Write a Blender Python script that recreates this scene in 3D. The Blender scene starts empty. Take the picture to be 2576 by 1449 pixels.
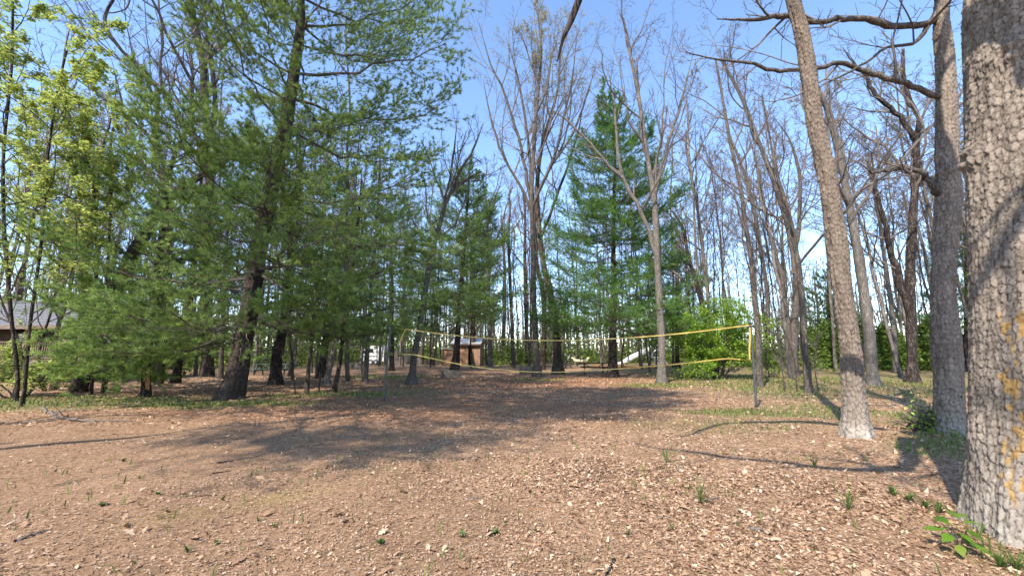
import bpy, math, random
import numpy as np
from mathutils import Vector, Matrix

PI = math.pi
rad = math.radians
# ------------------------------------------------------------------ camera
CAMZ, FPX, CX, CY = 1.6, 1000.0, 1288.0, 724.5          # photograph measured on a 2576 x 1449 grid
TANP = 0.1605
PITCH = math.atan(TANP)
scene = bpy.context.scene
cam_data = bpy.data.cameras.new("camera")
cam_data.sensor_width = 36.0
cam_data.lens = 36.0 * FPX / 2576.0
cam_data.clip_start = 0.05
cam_data.clip_end = 2000.0
cam = bpy.data.objects.new("camera", cam_data)
scene.collection.objects.link(cam)
cam.location = (0, 0, CAMZ)
cam.rotation_euler = (PI / 2 + PITCH, 0, 0)
scene.camera = cam
# ------------------------------------------------------------------ sky, sun, exposure
SUN_EL, SUN_TO = rad(46), rad(34)                       # light travels towards this bearing (clockwise from +Y)
world = bpy.data.worlds.new("World")
scene.world = world
world.use_nodes = True
wn = world.node_tree.nodes
sky = wn.new("ShaderNodeTexSky")
sky.sky_type = 'NISHITA'
sky.sun_disc = False
sky.sun_elevation = SUN_EL
sky.sun_rotation = SUN_TO + PI
sky.air_density = 1.0
sky.dust_density = 0.3
sky.altitude = 600
sky.ozone_density = 3.2
wn["Background"].inputs[1].default_value = 0.15
world.node_tree.links.new(sky.outputs[0], wn["Background"].inputs[0])
sun_data = bpy.data.lights.new("sun", 'SUN')
sun_data.energy = 3.1
sun_data.angle = rad(0.55)
sun_data.color = (1.0, 0.93, 0.83)
sun = bpy.data.objects.new("sun", sun_data)
scene.collection.objects.link(sun)
sdir = Vector((math.sin(SUN_TO) * math.cos(SUN_EL), math.cos(SUN_TO) * math.cos(SUN_EL), -math.sin(SUN_EL)))
sun.rotation_euler = sdir.to_track_quat('-Z', 'Y').to_euler()
sun.location = (-20, -30, 40)
scene.view_settings.view_transform = 'Standard'
scene.view_settings.look = 'None'
scene.view_settings.gamma = 1.0
scene.view_settings.exposure = 1.55
scene.view_settings.use_curve_mapping = False
scene.render.engine = 'CYCLES'
scene.cycles.max_bounces = 5
scene.cycles.diffuse_bounces = 3
scene.cycles.glossy_bounces = 2
scene.cycles.transmission_bounces = 3
scene.cycles.transparent_max_bounces = 4
scene.cycles.use_denoising = True
scene.cycles.sample_clamp_indirect = 4.0

# ------------------------------------------------------------------ projection helpers
FWD = np.array([0, math.cos(PITCH), math.sin(PITCH)])
UPV = np.array([0, -math.sin(PITCH), math.cos(PITCH)])
CAM = np.array([0, 0, CAMZ])

def ray(x, y):
    return FWD + (x - CX) / FPX * np.array([1.0, 0, 0]) + (CY - y) / FPX * UPV

def W(x, y, Y):
    d = ray(x, y)
    return CAM + d * (Y / d[1])

def G(x, y):
    d = ray(x, y)
    p = CAM + d * (-CAMZ / d[2])
    return np.array([p[0], p[1], 0.0])

def px(P):
    """metres per photograph pixel at a point"""
    return float(np.dot(np.asarray(P) - CAM, FWD)) / FPX

def gz(x, y):
    x = np.asarray(x, float); y = np.asarray(y, float)
    return (0.030 * np.sin(x * 0.9 + 1.3 * np.sin(y * 0.37)) * np.cos(y * 0.7 + 0.4)
            + 0.020 * np.sin(x * 2.3 + y * 1.1) + 0.012 * np.sin(x * 4.7 - y * 3.9 + 1.0))

col = scene.collection

# ------------------------------------------------------------------ mesh helpers
class MB:
    def __init__(self):
        self.V = []; self.F = []; self.C = []; self.n = 0
    def add(self, v, f, c=None):
        v = np.asarray(v, dtype=np.float32).reshape(-1, 3)
        f = np.asarray(f, dtype=np.int32)
        self.V.append(v); self.F.append(f + self.n)
        if c is None:
            c = np.ones((len(v), 3), np.float32)
        c = np.asarray(c, dtype=np.float32)
        if c.ndim == 1:
            c = np.repeat(c[None, :], len(v), 0)
        self.C.append(c)
        self.n += len(v)
        return self
    def box(self, cx, cy, cz, sx, sy, sz, rot=None, c=None):
        s = np.array([[-1,-1,-1],[1,-1,-1],[1,1,-1],[-1,1,-1],[-1,-1,1],[1,-1,1],[1,1,1],[-1,1,1]], float) * 0.5
        v = s * [sx, sy, sz]
        if rot is not None:
            v = v @ np.array(rot).T
        v = v + [cx, cy, cz]
        f = [[0,3,2,1],[4,5,6,7],[0,1,5,4],[1,2,6,5],[2,3,7,6],[3,0,4,7]]
        return self.add(v, f, c)
    def mesh(self, name, colors=False, smooth=True):
        V = np.concatenate(self.V); me = bpy.data.meshes.new(name)
        me.vertices.add(len(V)); me.vertices.foreach_set("co", V.ravel())
        loops = np.concatenate([f.ravel() for f in self.F])
        sizes = np.concatenate([np.full(len(f), f.shape[1], np.int32) for f in self.F])
        starts = np.concatenate([[0], np.cumsum(sizes)[:-1]]).astype(np.int32)
        me.loops.add(len(loops)); me.loops.foreach_set("vertex_index", loops)
        me.polygons.add(len(sizes)); me.polygons.foreach_set("loop_start", starts)
        me.polygons.foreach_set("loop_total", sizes)
        me.polygons.foreach_set("use_smooth", np.full(len(sizes), smooth, dtype=bool))
        me.update(calc_edges=True)
        if colors:
            C = np.concatenate(self.C)
            a = me.color_attributes.new("Col", 'FLOAT_COLOR', 'POINT')
            C4 = np.ones((len(C), 4), np.float32); C4[:, :3] = C
            a.data.foreach_set("color", C4.ravel())
        return me
    def build(self, name, mat, parent=None, colors=False, smooth=True):
        return obj(name, self.mesh(name, colors, smooth), mat, parent)

def obj(name, me, mat, parent=None):
    o = bpy.data.objects.new(name, me)
    if mat is not None and len(me.materials) == 0:
        me.materials.append(mat)
    col.objects.link(o)
    if parent is not None:
        o.parent = parent
    return o

def tag(o, label=None, cat=None, group=None, kind=None):
    if label: o["label"] = label
    if cat: o["category"] = cat
    if group: o["group"] = group
    if kind: o["kind"] = kind
    return o

def thing(name, loc, label, cat, group=None, rz=0.0):
    o = bpy.data.objects.new(name, None)
    o.empty_display_size = 0.2
    col.objects.link(o)
    o.location = [float(v) for v in loc]
    o.rotation_euler = (0, 0, rz)
    return tag(o, label, cat, group)

def copy_tree(o, parent=None):
    c = o.copy(); col.objects.link(c)
    if parent is not None: c.parent = parent
    for ch in list(o.children):
        copy_tree(ch, c)
    return c

def nrm(v):
    return v / np.maximum(np.linalg.norm(v, axis=-1, keepdims=True), 1e-9)

def tubes(P, R, k):
    """P (B,N,3) paths, R (B,N) radii -> verts, quads"""
    P = np.asarray(P, float); R = np.asarray(R, float)
    B, N, _ = P.shape
    T = np.empty_like(P)
    T[:, 1:-1] = P[:, 2:] - P[:, :-2]
    T[:, 0] = P[:, 1] - P[:, 0]; T[:, -1] = P[:, -1] - P[:, -2]
    T = nrm(T)
    D = nrm(P[:, -1] - P[:, 0])
    ref = np.where(np.abs(D[:, 2:3]) < 0.75, np.array([[0, 0, 1.0]]), np.array([[1.0, 0, 0]]))[:, None, :]
    A = nrm(np.cross(T, ref)); Bv = np.cross(T, A)
    a = np.arange(k) * 2 * PI / k
    V = P[:, :, None, :] + R[:, :, None, None] * (np.cos(a)[None, None, :, None] * A[:, :, None, :] + np.sin(a)[None, None, :, None] * Bv[:, :, None, :])
    base = (np.arange(B) * N * k)[:, None, None]
    i = (np.arange(N - 1) * k)[None, :, None]; j = np.arange(k)[None, None, :]; j2 = (j + 1) % k
    q = np.stack([base + i + j, base + i + j2, base + i + k + j2, base + i + k + j], -1).reshape(-1, 4)
    return V.reshape(-1, 3), q

def sample(P, R, t):
    """interpolate along paths: P (B,N,3), t (B,n) in 0..1"""
    B, N, _ = P.shape
    x = np.clip(t, 0, 0.9999) * (N - 1)
    i = x.astype(int); f = (x - i)[..., None]
    b = np.arange(B)[:, None]
    p = P[b, i] * (1 - f) + P[b, i + 1] * f
    T = nrm(P[b, i + 1] - P[b, i])
    r = R[b, i] * (1 - f[..., 0]) + R[b, i + 1] * f[..., 0]
    return p, T, r

def grow(rng, P, R, n, t0, t1, ratio, ang, N, up, wig, rr=0.6, rmin=0.004, flat=1.0, tip=0.35, lfall=0.5, absL=None):
    B = len(P)
    L = np.linalg.norm(np.diff(P, axis=1), axis=2).sum(1)
    t = t0 + (t1 - t0) * (np.arange(n)[None, :] + rng.random((B, n))) / n
    p, T, r = sample(P, R, t)
    a = rng.normal(ang[0], ang[1], (B, n))[..., None]
    rv = rng.normal(size=(B, n, 3)); rv[..., 2] *= flat
    perp = nrm(rv - (rv * T).sum(-1, keepdims=True) * T)
    d = nrm(np.cos(a) * T + np.sin(a) * perp)
    if flat < 1:
        d[..., 2] *= (0.4 + 0.6 * flat); d = nrm(d)
    ll = (L[:, None] if absL is None else absL) * ratio * (1 - lfall * (t - t0) / max(t1 - t0, 1e-6)) * rng.uniform(0.65, 1.3, (B, n))
    M = B * n
    p = p.reshape(M, 3); d = d.reshape(M, 3); ll = ll.reshape(M); r = r.reshape(M)
    out = np.empty((M, N, 3)); out[:, 0] = p
    st = (ll / (N - 1))[:, None]
    for s in range(1, N):
        d = d + rng.normal(size=(M, 3)) * wig
        d[:, 2] += up
        d = nrm(d)
        p = p + d * st
        out[:, s] = p
    r0 = np.maximum(r * rr * rng.uniform(0.7, 1.1, M), rmin)
    f = np.linspace(1, tip, N)[None, :]
    Rn = np.maximum(r0[:, None] * f, rmin * 0.7)
    return out, Rn

def resample(P, R, n):
    P = np.asarray(P, float); R = np.asarray(R, float)
    s = np.concatenate([[0], np.cumsum(np.linalg.norm(np.diff(P, axis=0), axis=1))])
    u = np.linspace(0, s[-1], n)
    # smoothed interpolation (piecewise cubic Hermite, Catmull-Rom tangents)
    out = np.empty((n, 3))
    m = np.gradient(P, s, axis=0)
    k = np.clip(np.searchsorted(s, u, side='right') - 1, 0, len(s) - 2)
    h = (s[k + 1] - s[k]); t = ((u - s[k]) / h)[:, None]; h = h[:, None]
    out = ((2*t**3 - 3*t**2 + 1) * P[k] + (t**3 - 2*t**2 + t) * h * m[k] + (-2*t**3 + 3*t**2) * P[k+1] + (t**3 - t**2) * h * m[k+1])
    return out, np.interp(u, s, R)

# ------------------------------------------------------------------ materials
def new_mat(name):
    m = bpy.data.materials.new(name); m.use_nodes = True
    nt = m.node_tree
    for n in list(nt.nodes):
        nt.nodes.remove(n)
    out = nt.nodes.new("ShaderNodeOutputMaterial")
    return m, nt, out

def N_(nt, t, **kw):
    n = nt.nodes.new(t)
    for k, v in kw.items():
        setattr(n, k, v)
    return n

def ramp(nt, stops):
    r = nt.nodes.new("ShaderNodeValToRGB")
    e = r.color_ramp.elements
    while len(e) > 1: e.remove(e[-1])
    e[0].position = stops[0][0]; e[0].color = (*stops[0][1], 1)
    for p, c in stops[1:]:
        x = e.new(p); x.color = (*c, 1)
    return r

def bark_mat(name, dark, mid, light, scale=9.0, zs=0.35, bump=0.6, use_col=False, lichen=None):
    m, nt, out = new_mat(name)
    L = nt.links.new
    tc = N_(nt, "ShaderNodeTexCoord"); mp = N_(nt, "ShaderNodeMapping")
    mp.inputs["Scale"].default_value = (1, 1, zs)
    L(tc.outputs["Object"], mp.inputs[0])
    vo = N_(nt, "ShaderNodeTexVoronoi"); vo.feature = 'DISTANCE_TO_EDGE'; vo.inputs["Scale"].default_value = scale
    no = N_(nt, "ShaderNodeTexNoise"); no.inputs["Scale"].default_value = scale * 1.6; no.inputs["Detail"].default_value = 6
    nb = N_(nt, "ShaderNodeTexNoise"); nb.inputs["Scale"].default_value = 1.1; nb.inputs["Detail"].default_value = 4
    wv = N_(nt, "ShaderNodeMix"); wv.data_type = 'RGBA'; wv.inputs[0].default_value = 0.3
    L(mp.outputs[0], wv.inputs[6]); L(no.outputs["Color"], wv.inputs[7])
    L(wv.outputs[2], vo.inputs["Vector"]); L(mp.outputs[0], no.inputs["Vector"]); L(tc.outputs["Object"], nb.inputs["Vector"])
    st = N_(nt, "ShaderNodeMapRange"); st.inputs[1].default_value = 0.0; st.inputs[2].default_value = 0.22
    L(vo.outputs[0], st.inputs[0])
    mul = N_(nt, "ShaderNodeMath", operation='MULTIPLY'); L(st.outputs[0], mul.inputs[0]); L(no.outputs["Fac"], mul.inputs[1])
    cr = ramp(nt, [(0.05, dark), (0.35, mid), (0.7, light)])
    L(mul.outputs[0], cr.inputs[0])
    bs = N_(nt, "ShaderNodeBsdfPrincipled"); bs.inputs["Roughness"].default_value = 0.92
    bs.inputs["Specular IOR Level"].default_value = 0.15
    big = N_(nt, "ShaderNodeMapRange"); big.inputs[3].default_value = 0.72; big.inputs[4].default_value = 1.25
    big.inputs[1].default_value = 0.3; big.inputs[2].default_value = 0.7
    L(nb.outputs["Fac"], big.inputs[0])
    mx = N_(nt, "ShaderNodeMix"); mx.data_type = 'RGBA'; mx.blend_type = 'MULTIPLY'; mx.inputs[0].default_value = 1.0
    L(cr.outputs[0], mx.inputs[6]); L(big.outputs[0], mx.inputs[7])
    last = mx.outputs[2]
    if use_col:
        at = N_(nt, "ShaderNodeAttribute"); at.attribute_name = "Col"
        m2 = N_(nt, "ShaderNodeMix"); m2.data_type = 'RGBA'; m2.blend_type = 'MULTIPLY'; m2.inputs[0].default_value = 1.0
        L(last, m2.inputs[6]); L(at.outputs["Color"], m2.inputs[7]); last = m2.outputs[2]
    L(last, bs.inputs["Base Color"])
    bp = N_(nt, "ShaderNodeBump"); bp.inputs["Strength"].default_value = bump; bp.inputs["Distance"].default_value = 0.03
    L(mul.outputs[0], bp.inputs["Height"]); L(bp.outputs[0], bs.inputs["Normal"])
    L(bs.outputs[0], out.inputs[0])
    return m

def plate_mat(name):
    """near bark: colour from plate attribute, fine grain from noise"""
    m, nt, out = new_mat(name); L = nt.links.new
    at = N_(nt, "ShaderNodeAttribute"); at.attribute_name = "Col"
    tc = N_(nt, "ShaderNodeTexCoord")
    no = N_(nt, "ShaderNodeTexNoise"); no.inputs["Scale"].default_value = 60; no.inputs["Detail"].default_value = 6; no.inputs["Roughness"].default_value = 0.7
    L(tc.outputs["Object"], no.inputs["Vector"])
    mr = N_(nt, "ShaderNodeMapRange"); mr.inputs[1].default_value = 0.3; mr.inputs[2].default_value = 0.7; mr.inputs[3].default_value = 0.65; mr.inputs[4].default_value = 1.3
    L(no.outputs["Fac"], mr.inputs[0])
    mx = N_(nt, "ShaderNodeMix"); mx.data_type = 'RGBA'; mx.blend_type = 'MULTIPLY'; mx.inputs[0].default_value = 1
    L(at.outputs["Color"], mx.inputs[6]); L(mr.outputs[0], mx.inputs[7])
    bs = N_(nt, "ShaderNodeBsdfPrincipled"); bs.inputs["Roughness"].default_value = 0.95; bs.inputs["Specular IOR Level"].default_value = 0.1
    L(mx.outputs[2], bs.inputs["Base Color"])
    bp = N_(nt, "ShaderNodeBump"); bp.inputs["Strength"].default_value = 0.5; bp.inputs["Distance"].default_value = 0.008
    L(no.outputs["Fac"], bp.inputs["Height"]); L(bp.outputs[0], bs.inputs["Normal"])
    L(bs.outputs[0], out.inputs[0])
    return m

def leaf_mat(name, tint=(1, 1, 1), trans=0.35, rough=0.6, use_col=True, objrand=None):
    m, nt, out = new_mat(name); L = nt.links.new
    if objrand:
        oi = N_(nt, "ShaderNodeObjectInfo"); cr = ramp(nt, objrand)
        cr.color_ramp.interpolation = 'CONSTANT'
        L(oi.outputs["Random"], cr.inputs[0]); src = cr.outputs[0]
    else:
        at = N_(nt, "ShaderNodeAttribute"); at.attribute_name = "Col"; src = at.outputs["Color"]
    mx = N_(nt, "ShaderNodeMix"); mx.data_type = 'RGBA'; mx.blend_type = 'MULTIPLY'; mx.inputs[0].default_value = 1
    mx.inputs[7].default_value = (*tint, 1); L(src, mx.inputs[6])
    df = N_(nt, "ShaderNodeBsdfPrincipled"); df.inputs["Roughness"].default_value = rough; df.inputs["Specular IOR Level"].default_value = 0.25
    tr = N_(nt, "ShaderNodeBsdfTranslucent")
    ms = N_(nt, "ShaderNodeMixShader"); ms.inputs[0].default_value = trans
    L(mx.outputs[2], df.inputs["Base Color"]); L(mx.outputs[2], tr.inputs["Color"])
    L(df.outputs[0], ms.inputs[1]); L(tr.outputs[0], ms.inputs[2]); L(ms.outputs[0], out.inputs[0])
    return m

def plain_mat(name, c, rough=0.7, var=0.25, scale=6.0, metal=0.0, stretch=(1, 1, 1), bump=0.15):
    m, nt, out = new_mat(name); L = nt.links.new
    tc = N_(nt, "ShaderNodeTexCoord"); mp = N_(nt, "ShaderNodeMapping"); mp.inputs["Scale"].default_value = stretch
    L(tc.outputs["Object"], mp.inputs[0])
    no = N_(nt, "ShaderNodeTexNoise"); no.inputs["Scale"].default_value = scale; no.inputs["Detail"].default_value = 6
    L(mp.outputs[0], no.inputs["Vector"])
    lo = tuple(max(0, v * (1 - var)) for v in c); hi = tuple(min(1, v * (1 + var)) for v in c)
    cr = ramp(nt, [(0.3, lo), (0.7, hi)]); L(no.outputs["Fac"], cr.inputs[0])
    bs = N_(nt, "ShaderNodeBsdfPrincipled"); bs.inputs["Roughness"].default_value = rough; bs.inputs["Metallic"].default_value = metal
    L(cr.outputs[0], bs.inputs["Base Color"])
    bp = N_(nt, "ShaderNodeBump"); bp.inputs["Strength"].default_value = bump; bp.inputs["Distance"].default_value = 0.01
    L(no.outputs["Fac"], bp.inputs["Height"]); L(bp.outputs[0], bs.inputs["Normal"])
    L(bs.outputs[0], out.inputs[0])
    return m

M = {}
M['grey'] = bark_mat("bark_grey", (0.055, 0.044, 0.036), (0.125, 0.102, 0.084), (0.20, 0.168, 0.14), 12, 0.2)
M['pale'] = bark_mat("bark_pale", (0.09, 0.075, 0.063), (0.175, 0.15, 0.126), (0.265, 0.23, 0.196), 12, 0.22)
M['dark'] = bark_mat("bark_dark", (0.018, 0.014, 0.012), (0.06, 0.045, 0.037), (0.13, 0.10, 0.085), 9, 0.22, 1.0)
M['brown'] = bark_mat("bark_brown", (0.035, 0.026, 0.02), (0.10, 0.075, 0.058), (0.175, 0.135, 0.105), 10, 0.3, 0.8)
M['far'] = bark_mat("bark_far", (0.09, 0.074, 0.064), (0.16, 0.135, 0.115), (0.23, 0.195, 0.168), 6, 0.3, 0.3)
M['twig'] = plain_mat("bark_twig", (0.13, 0.104, 0.088), 0.9, 0.3, 3.0)
M['twigdark'] = plain_mat("bark_twig_dark", (0.085, 0.068, 0.058), 0.9, 0.3, 3.0)
M['plate'] = plate_mat("bark_plates")
M['needle'] = leaf_mat("pine_needles", trans=0.3, rough=0.45)
M['leaf'] = leaf_mat("green_leaves", trans=0.5, rough=0.5)
M['litter'] = leaf_mat("dry_leaves", trans=0.12, rough=0.75)
M['grass'] = leaf_mat("grass_blades", trans=0.4, rough=0.5)

# ------------------------------------------------------------------ 1. ground
def sstep(a, b, x):
    t = np.clip((x - a) / (b - a), 0, 1); return t * t * (3 - 2 * t)

def vnoise(x, y, s, seed=0):
    """cheap value noise, 0..1"""
    r = np.random.default_rng(seed + 77); tab = r.random((64, 64))
    x = np.asarray(x) / s; y = np.asarray(y) / s
    i = np.floor(x).astype(int); j = np.floor(y).astype(int)
    u = x - i; v = y - j; u = u*u*(3-2*u); v = v*v*(3-2*v)
    a = tab[i % 64, j % 64]; b = tab[(i+1) % 64, j % 64]; c = tab[i % 64, (j+1) % 64]; d = tab[(i+1) % 64, (j+1) % 64]
    return (a*(1-u)+b*u)*(1-v) + (c*(1-u)+d*u)*v

def blob(x, y, cx, cy, rx, ry, ang=0.0, soft=0.6):
    c, s = math.cos(ang), math.sin(ang)
    u = ((x-cx)*c + (y-cy)*s) / rx; v = (-(x-cx)*s + (y-cy)*c) / ry
    d = np.sqrt(u*u + v*v) + 0.35 * (vnoise(x, y, 0.7, 3) - 0.5) + 0.3 * (vnoise(x, y, 2.1, 5) - 0.5)
    return 1 - sstep(1 - soft, 1.0 + soft * 0.3, d)

def mask_grass(x, y):
    g = 0 * x
    lawn = sstep(6, 11, x) * sstep(11, 16, y) * (0.35 + 0.5 * vnoise(x, y, 2.5, 8))
    g = np.maximum(g, lawn)
    for (cx, cy, rx, ry, a, w) in [(6.2, 10.8, 2.6, 0.7, -0.1, 1.0), (8.6, 11.3, 2.4, 1.6, 0.2, .6), (-9.0, 12.6, 4.2, 0.9, 0.0, 1.0), (-6.0, 15.5, 3.2, 1.0, 0.1, .9),
                                (-14.5, 13.0, 6.0, 2.0, 0.2, .9), (7.6, 19.5, 2.8, 1.6, 0.1, .8), (1.6, 23.5, 2.2, 1.0, 0, .7), (4.3, 3.5, 1.0, 0.6, 0.3, .5),
                                (7.6, 7.2, 1.8, 1.0, 0.4, .7), (-8.0, 26, 4.0, 2.4, 0, .7), (5.0, 9.2, 3.0, 1.2, 0.1, .35), (-4.4, 18.2, 1.2, 0.6, 0, .6)]:
        g = np.maximum(g, w * blob(x, y, cx, cy, rx, ry, a))
    far = sstep(38, 52, y) * (0.25 + 0.5 * vnoise(x, y, 4, 2))
    return np.maximum(g, far)

def mask_needle(x, y):
    b = blob(x, y, -2.5, 12.0, 9.0, 4.2, 0.05, 0.9)
    b = np.maximum(b, 0.9 * blob(x, y, 0.5, 21.0, 9.0, 6.5, 0.0, 0.8))
    return b * (0.55 + 0.45 * vnoise(x, y, 1.3, 11))

def mask_moss(x, y):
    m = blob(x, y, -2.75, 4.55, 1.25, 0.28, 0.62, 0.9) * (0.25 + 0.75 * vnoise(x, y, 0.33, 21))
    m = np.maximum(m, .7 * blob(x, y, -1.8, 5.7, 1.0, 0.25, 0.3, 0.9) * vnoise(x, y, 0.4, 22))
    return m

def mask_litter(x, y):
    """dry leaf cover"""
    b = 0.30 + 0.70 * sstep(-1.8, 1.2, x + 0.22 * (y - 4) + 2.2 * (vnoise(x, y, 1.9, 31) - 0.5))
    b = b * np.clip(0.35 + 1.1 * vnoise(x, y, 0.75, 33), .25, 1.0)
    b = np.where(y > 9, np.maximum(b, 0.55 + 0.3 * vnoise(x, y, 2.7, 32)), b)
    b = b * (1 - 0.75 * blob(x, y, -2.6, 4.6, 1.8, 0.7, 0.5, 0.8))
    b = b * (1 - 0.6 * blob(x, y, 5.0, 15.5, 6.0, 2.0, 0.05, 0.8))
    b = b * (1 - 0.65 * blob(x, y, 0.0, 12.5, 4.0, 2.2, 0.0, 0.8))
    return np.clip(b, 0.05, 1)

def build_ground():
    rs = np.concatenate([[0.0], np.geomspace(0.7, 34, 150), np.geomspace(36, 900, 24)])
    na = 330
    a = np.arange(na) / na * 2 * PI
    Rr, Aa = np.meshgrid(rs[1:], a, indexing='ij')
    X = Rr * np.sin(Aa); Y = Rr * np.cos(Aa)
    Z = gz(X, Y) * (1 - sstep(40, 80, Rr))
    V = np.stack([X, Y, Z], -1).reshape(-1, 3)
    nr = len(rs) - 1
    i = (np.arange(nr - 1) * na)[:, None]; j = np.arange(na)[None, :]; j2 = (j + 1) % na
    q = np.stack([i + j, i + na + j, i + na + j2, i + j2], -1).reshape(-1, 4)
    V = np.vstack([V, [[0, 0, float(gz(0, 0))]]])
    t = np.stack([np.full(na, len(V) - 1), np.arange(na), (np.arange(na) + 1) % na], -1)
    q = q[:, ::-1]; t = t[:, ::-1]
    mb = MB(); mb.V = [V.astype(np.float32)]; mb.F = [q.astype(np.int32), t.astype(np.int32)]; mb.n = len(V)
    me = mb.mesh("ground")
    x, y = V[:, 0], V[:, 1]
    for nm, fn in (("grass", mask_grass), ("needle", mask_needle), ("moss", mask_moss), ("litter", mask_litter)):
        at = me.attributes.new(nm, 'FLOAT', 'POINT'); at.data.foreach_set("value", fn(x, y).astype(np.float32))
    m, nt, out = new_mat("forest_floor"); L = nt.links.new
    geo = N_(nt, "ShaderNodeNewGeometry")
    def noise(sc, det=6, r=0.6):
        n = N_(nt, "ShaderNodeTexNoise"); n.inputs["Scale"].default_value = sc; n.inputs["Detail"].default_value = det; n.inputs["Roughness"].default_value = r
        L(geo.outputs["Position"], n.inputs["Vector"]); return n
    def vor(sc, feat='F1'):
        n = N_(nt, "ShaderNodeTexVoronoi"); n.inputs["Scale"].default_value = sc; n.feature = feat
        L(geo.outputs["Position"], n.inputs["Vector"]); return n
    def mix(fac, a, b, bt='MIX'):
        n = N_(nt, "ShaderNodeMix"); n.data_type = 'RGBA'; n.blend_type = bt
        if isinstance(fac, float): n.inputs[0].default_value = fac
        else: L(fac, n.inputs[0])
        for k, v in ((6, a), (7, b)):
            if isinstance(v, tuple): n.inputs[k].default_value = (*v, 1)
            else: L(v, n.inputs[k])
        return n.outputs[2]
    def attr(nm):
        n = N_(nt, "ShaderNodeAttribute"); n.attribute_name = nm; return n.outputs["Fac"]
    def mth(op, a, b):
        n = N_(nt, "ShaderNodeMath", operation=op); n.use_clamp = True
        for k, v in ((0, a), (1, b)):
            if isinstance(v, (int, float)): n.inputs[k].default_value = v
            else: L(v, n.inputs[k])
        return n.outputs[0]
    n1 = noise(1.3); n2 = noise(22, 8, 0.75); n3 = noise(90, 4, 0.7)
    dirt = ramp(nt, [(0.30, (0.125, 0.072, 0.042)), (0.55, (0.28, 0.172, 0.102)), (0.75, (0.41, 0.268, 0.165))]); L(n2.outputs["Fac"], dirt.inputs[0])
    v1 = vor(26); v2 = vor(60)
    leafc = ramp(nt, [(0.0, (0.11, 0.06, 0.033)), (0.3, (0.25, 0.148, 0.085)), (0.6, (0.38, 0.24, 0.148)), (1.0, (0.53, 0.37, 0.245))])
    sep = N_(nt, "ShaderNodeSeparateColor"); L(v1.outputs["Color"], sep.inputs[0]); L(sep.outputs[0], leafc.inputs[0])
    ned = ramp(nt, [(0.25, (0.10, 0.052, 0.030)), (0.5, (0.245, 0.125, 0.068)), (0.75, (0.38, 0.215, 0.12))]); L(n2.outputs["Fac"], ned.inputs[0])
    gra = ramp(nt, [(0.3, (0.05, 0.085, 0.018)), (0.6, (0.12, 0.16, 0.04)), (0.8, (0.22, 0.20, 0.09))]); L(n2.outputs["Fac"], gra.inputs[0])
    c = mix(mth('MULTIPLY', attr("litter"), 0.75), dirt.outputs[0], leafc.outputs[0])
    c = mix(mth('MULTIPLY', attr("needle"), 0.8), c, ned.outputs[0])
    gm = mth('MULTIPLY', attr("grass"), mth('MULTIPLY', n2.outputs["Fac"], 1.9))
    c = mix(mth('MULTIPLY', gm, 0.75), c, gra.outputs[0])
    mm = mth('MULTIPLY', mth('MULTIPLY', attr("moss"), 0.85), mth('MULTIPLY', mth('SUBTRACT', n2.outputs["Fac"], 0.40), 5.0))
    c = mix(mm, c, (0.30, 0.26, 0.07))
    big = ramp(nt, [(0.3, (0.80, 0.78, 0.76)), (0.7, (1.12, 1.1, 1.08))]); L(n1.outputs["Fac"], big.inputs[0])
    c = mix(1.0, c, big.outputs[0], 'MULTIPLY')
    bs = N_(nt, "ShaderNodeBsdfPrincipled"); bs.inputs["Roughness"].default_value = 0.95; bs.inputs["Specular IOR Level"].default_value = 0.1
    L(c, bs.inputs["Base Color"])
    hs = mth('ADD', mth('MULTIPLY', sep.outputs[0], 0.5), mth('MULTIPLY', n3.outputs["Fac"], 0.5))
    bp = N_(nt, "ShaderNodeBump"); bp.inputs["Strength"].default_value = 0.7; bp.inputs["Distance"].default_value = 0.02
    L(hs, bp.inputs["Height"]); L(bp.outputs[0], bs.inputs["Normal"])
    L(bs.outputs[0], out.inputs[0])
    o = obj("ground", me, m)
    return tag(o, "brown forest floor of dirt, dry leaves and thin grass", None, None, "structure")
ground = build_ground()
#==BODY==
# ------------------------------------------------------------------ tree builders
def path_px(pts, Y, dY=0.0):
    """photograph polyline (x, y, width) standing in the upright plane at depth Y -> metres"""
    P = []; R = []
    n = len(pts)
    for k, (x, y, w) in enumerate(pts):
        p = W(x, y, Y + dY * k / max(n - 1, 1)); P.append(p); R.append(max(w * px(p) * 0.5 * px(p) * FPX / math.hypot(px(p) * FPX, float(p[0])), 0.004))
    return np.array(P), np.array(R)

def extend(P, R, H, rng, rtop=0.03):
    """carry a trunk on above the last traced point up to height H"""
    P = list(P); R = list(R)
    d = nrm(np.array(P[-1]) - np.array(P[-2]))
    while P[-1][2] < H - 0.3:
        d = nrm(d + rng.normal(size=3) * 0.10 + np.array([0, 0, 0.10]))
        P.append(P[-1] + d * 1.2)
        f = (H - P[-1][2]) / max(H - P[-2][2], 0.1)
        R.append(max(R[-1] * max(min(f, 0.95), 0.3), rtop))
    return np.array(P), np.array(R)

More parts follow.
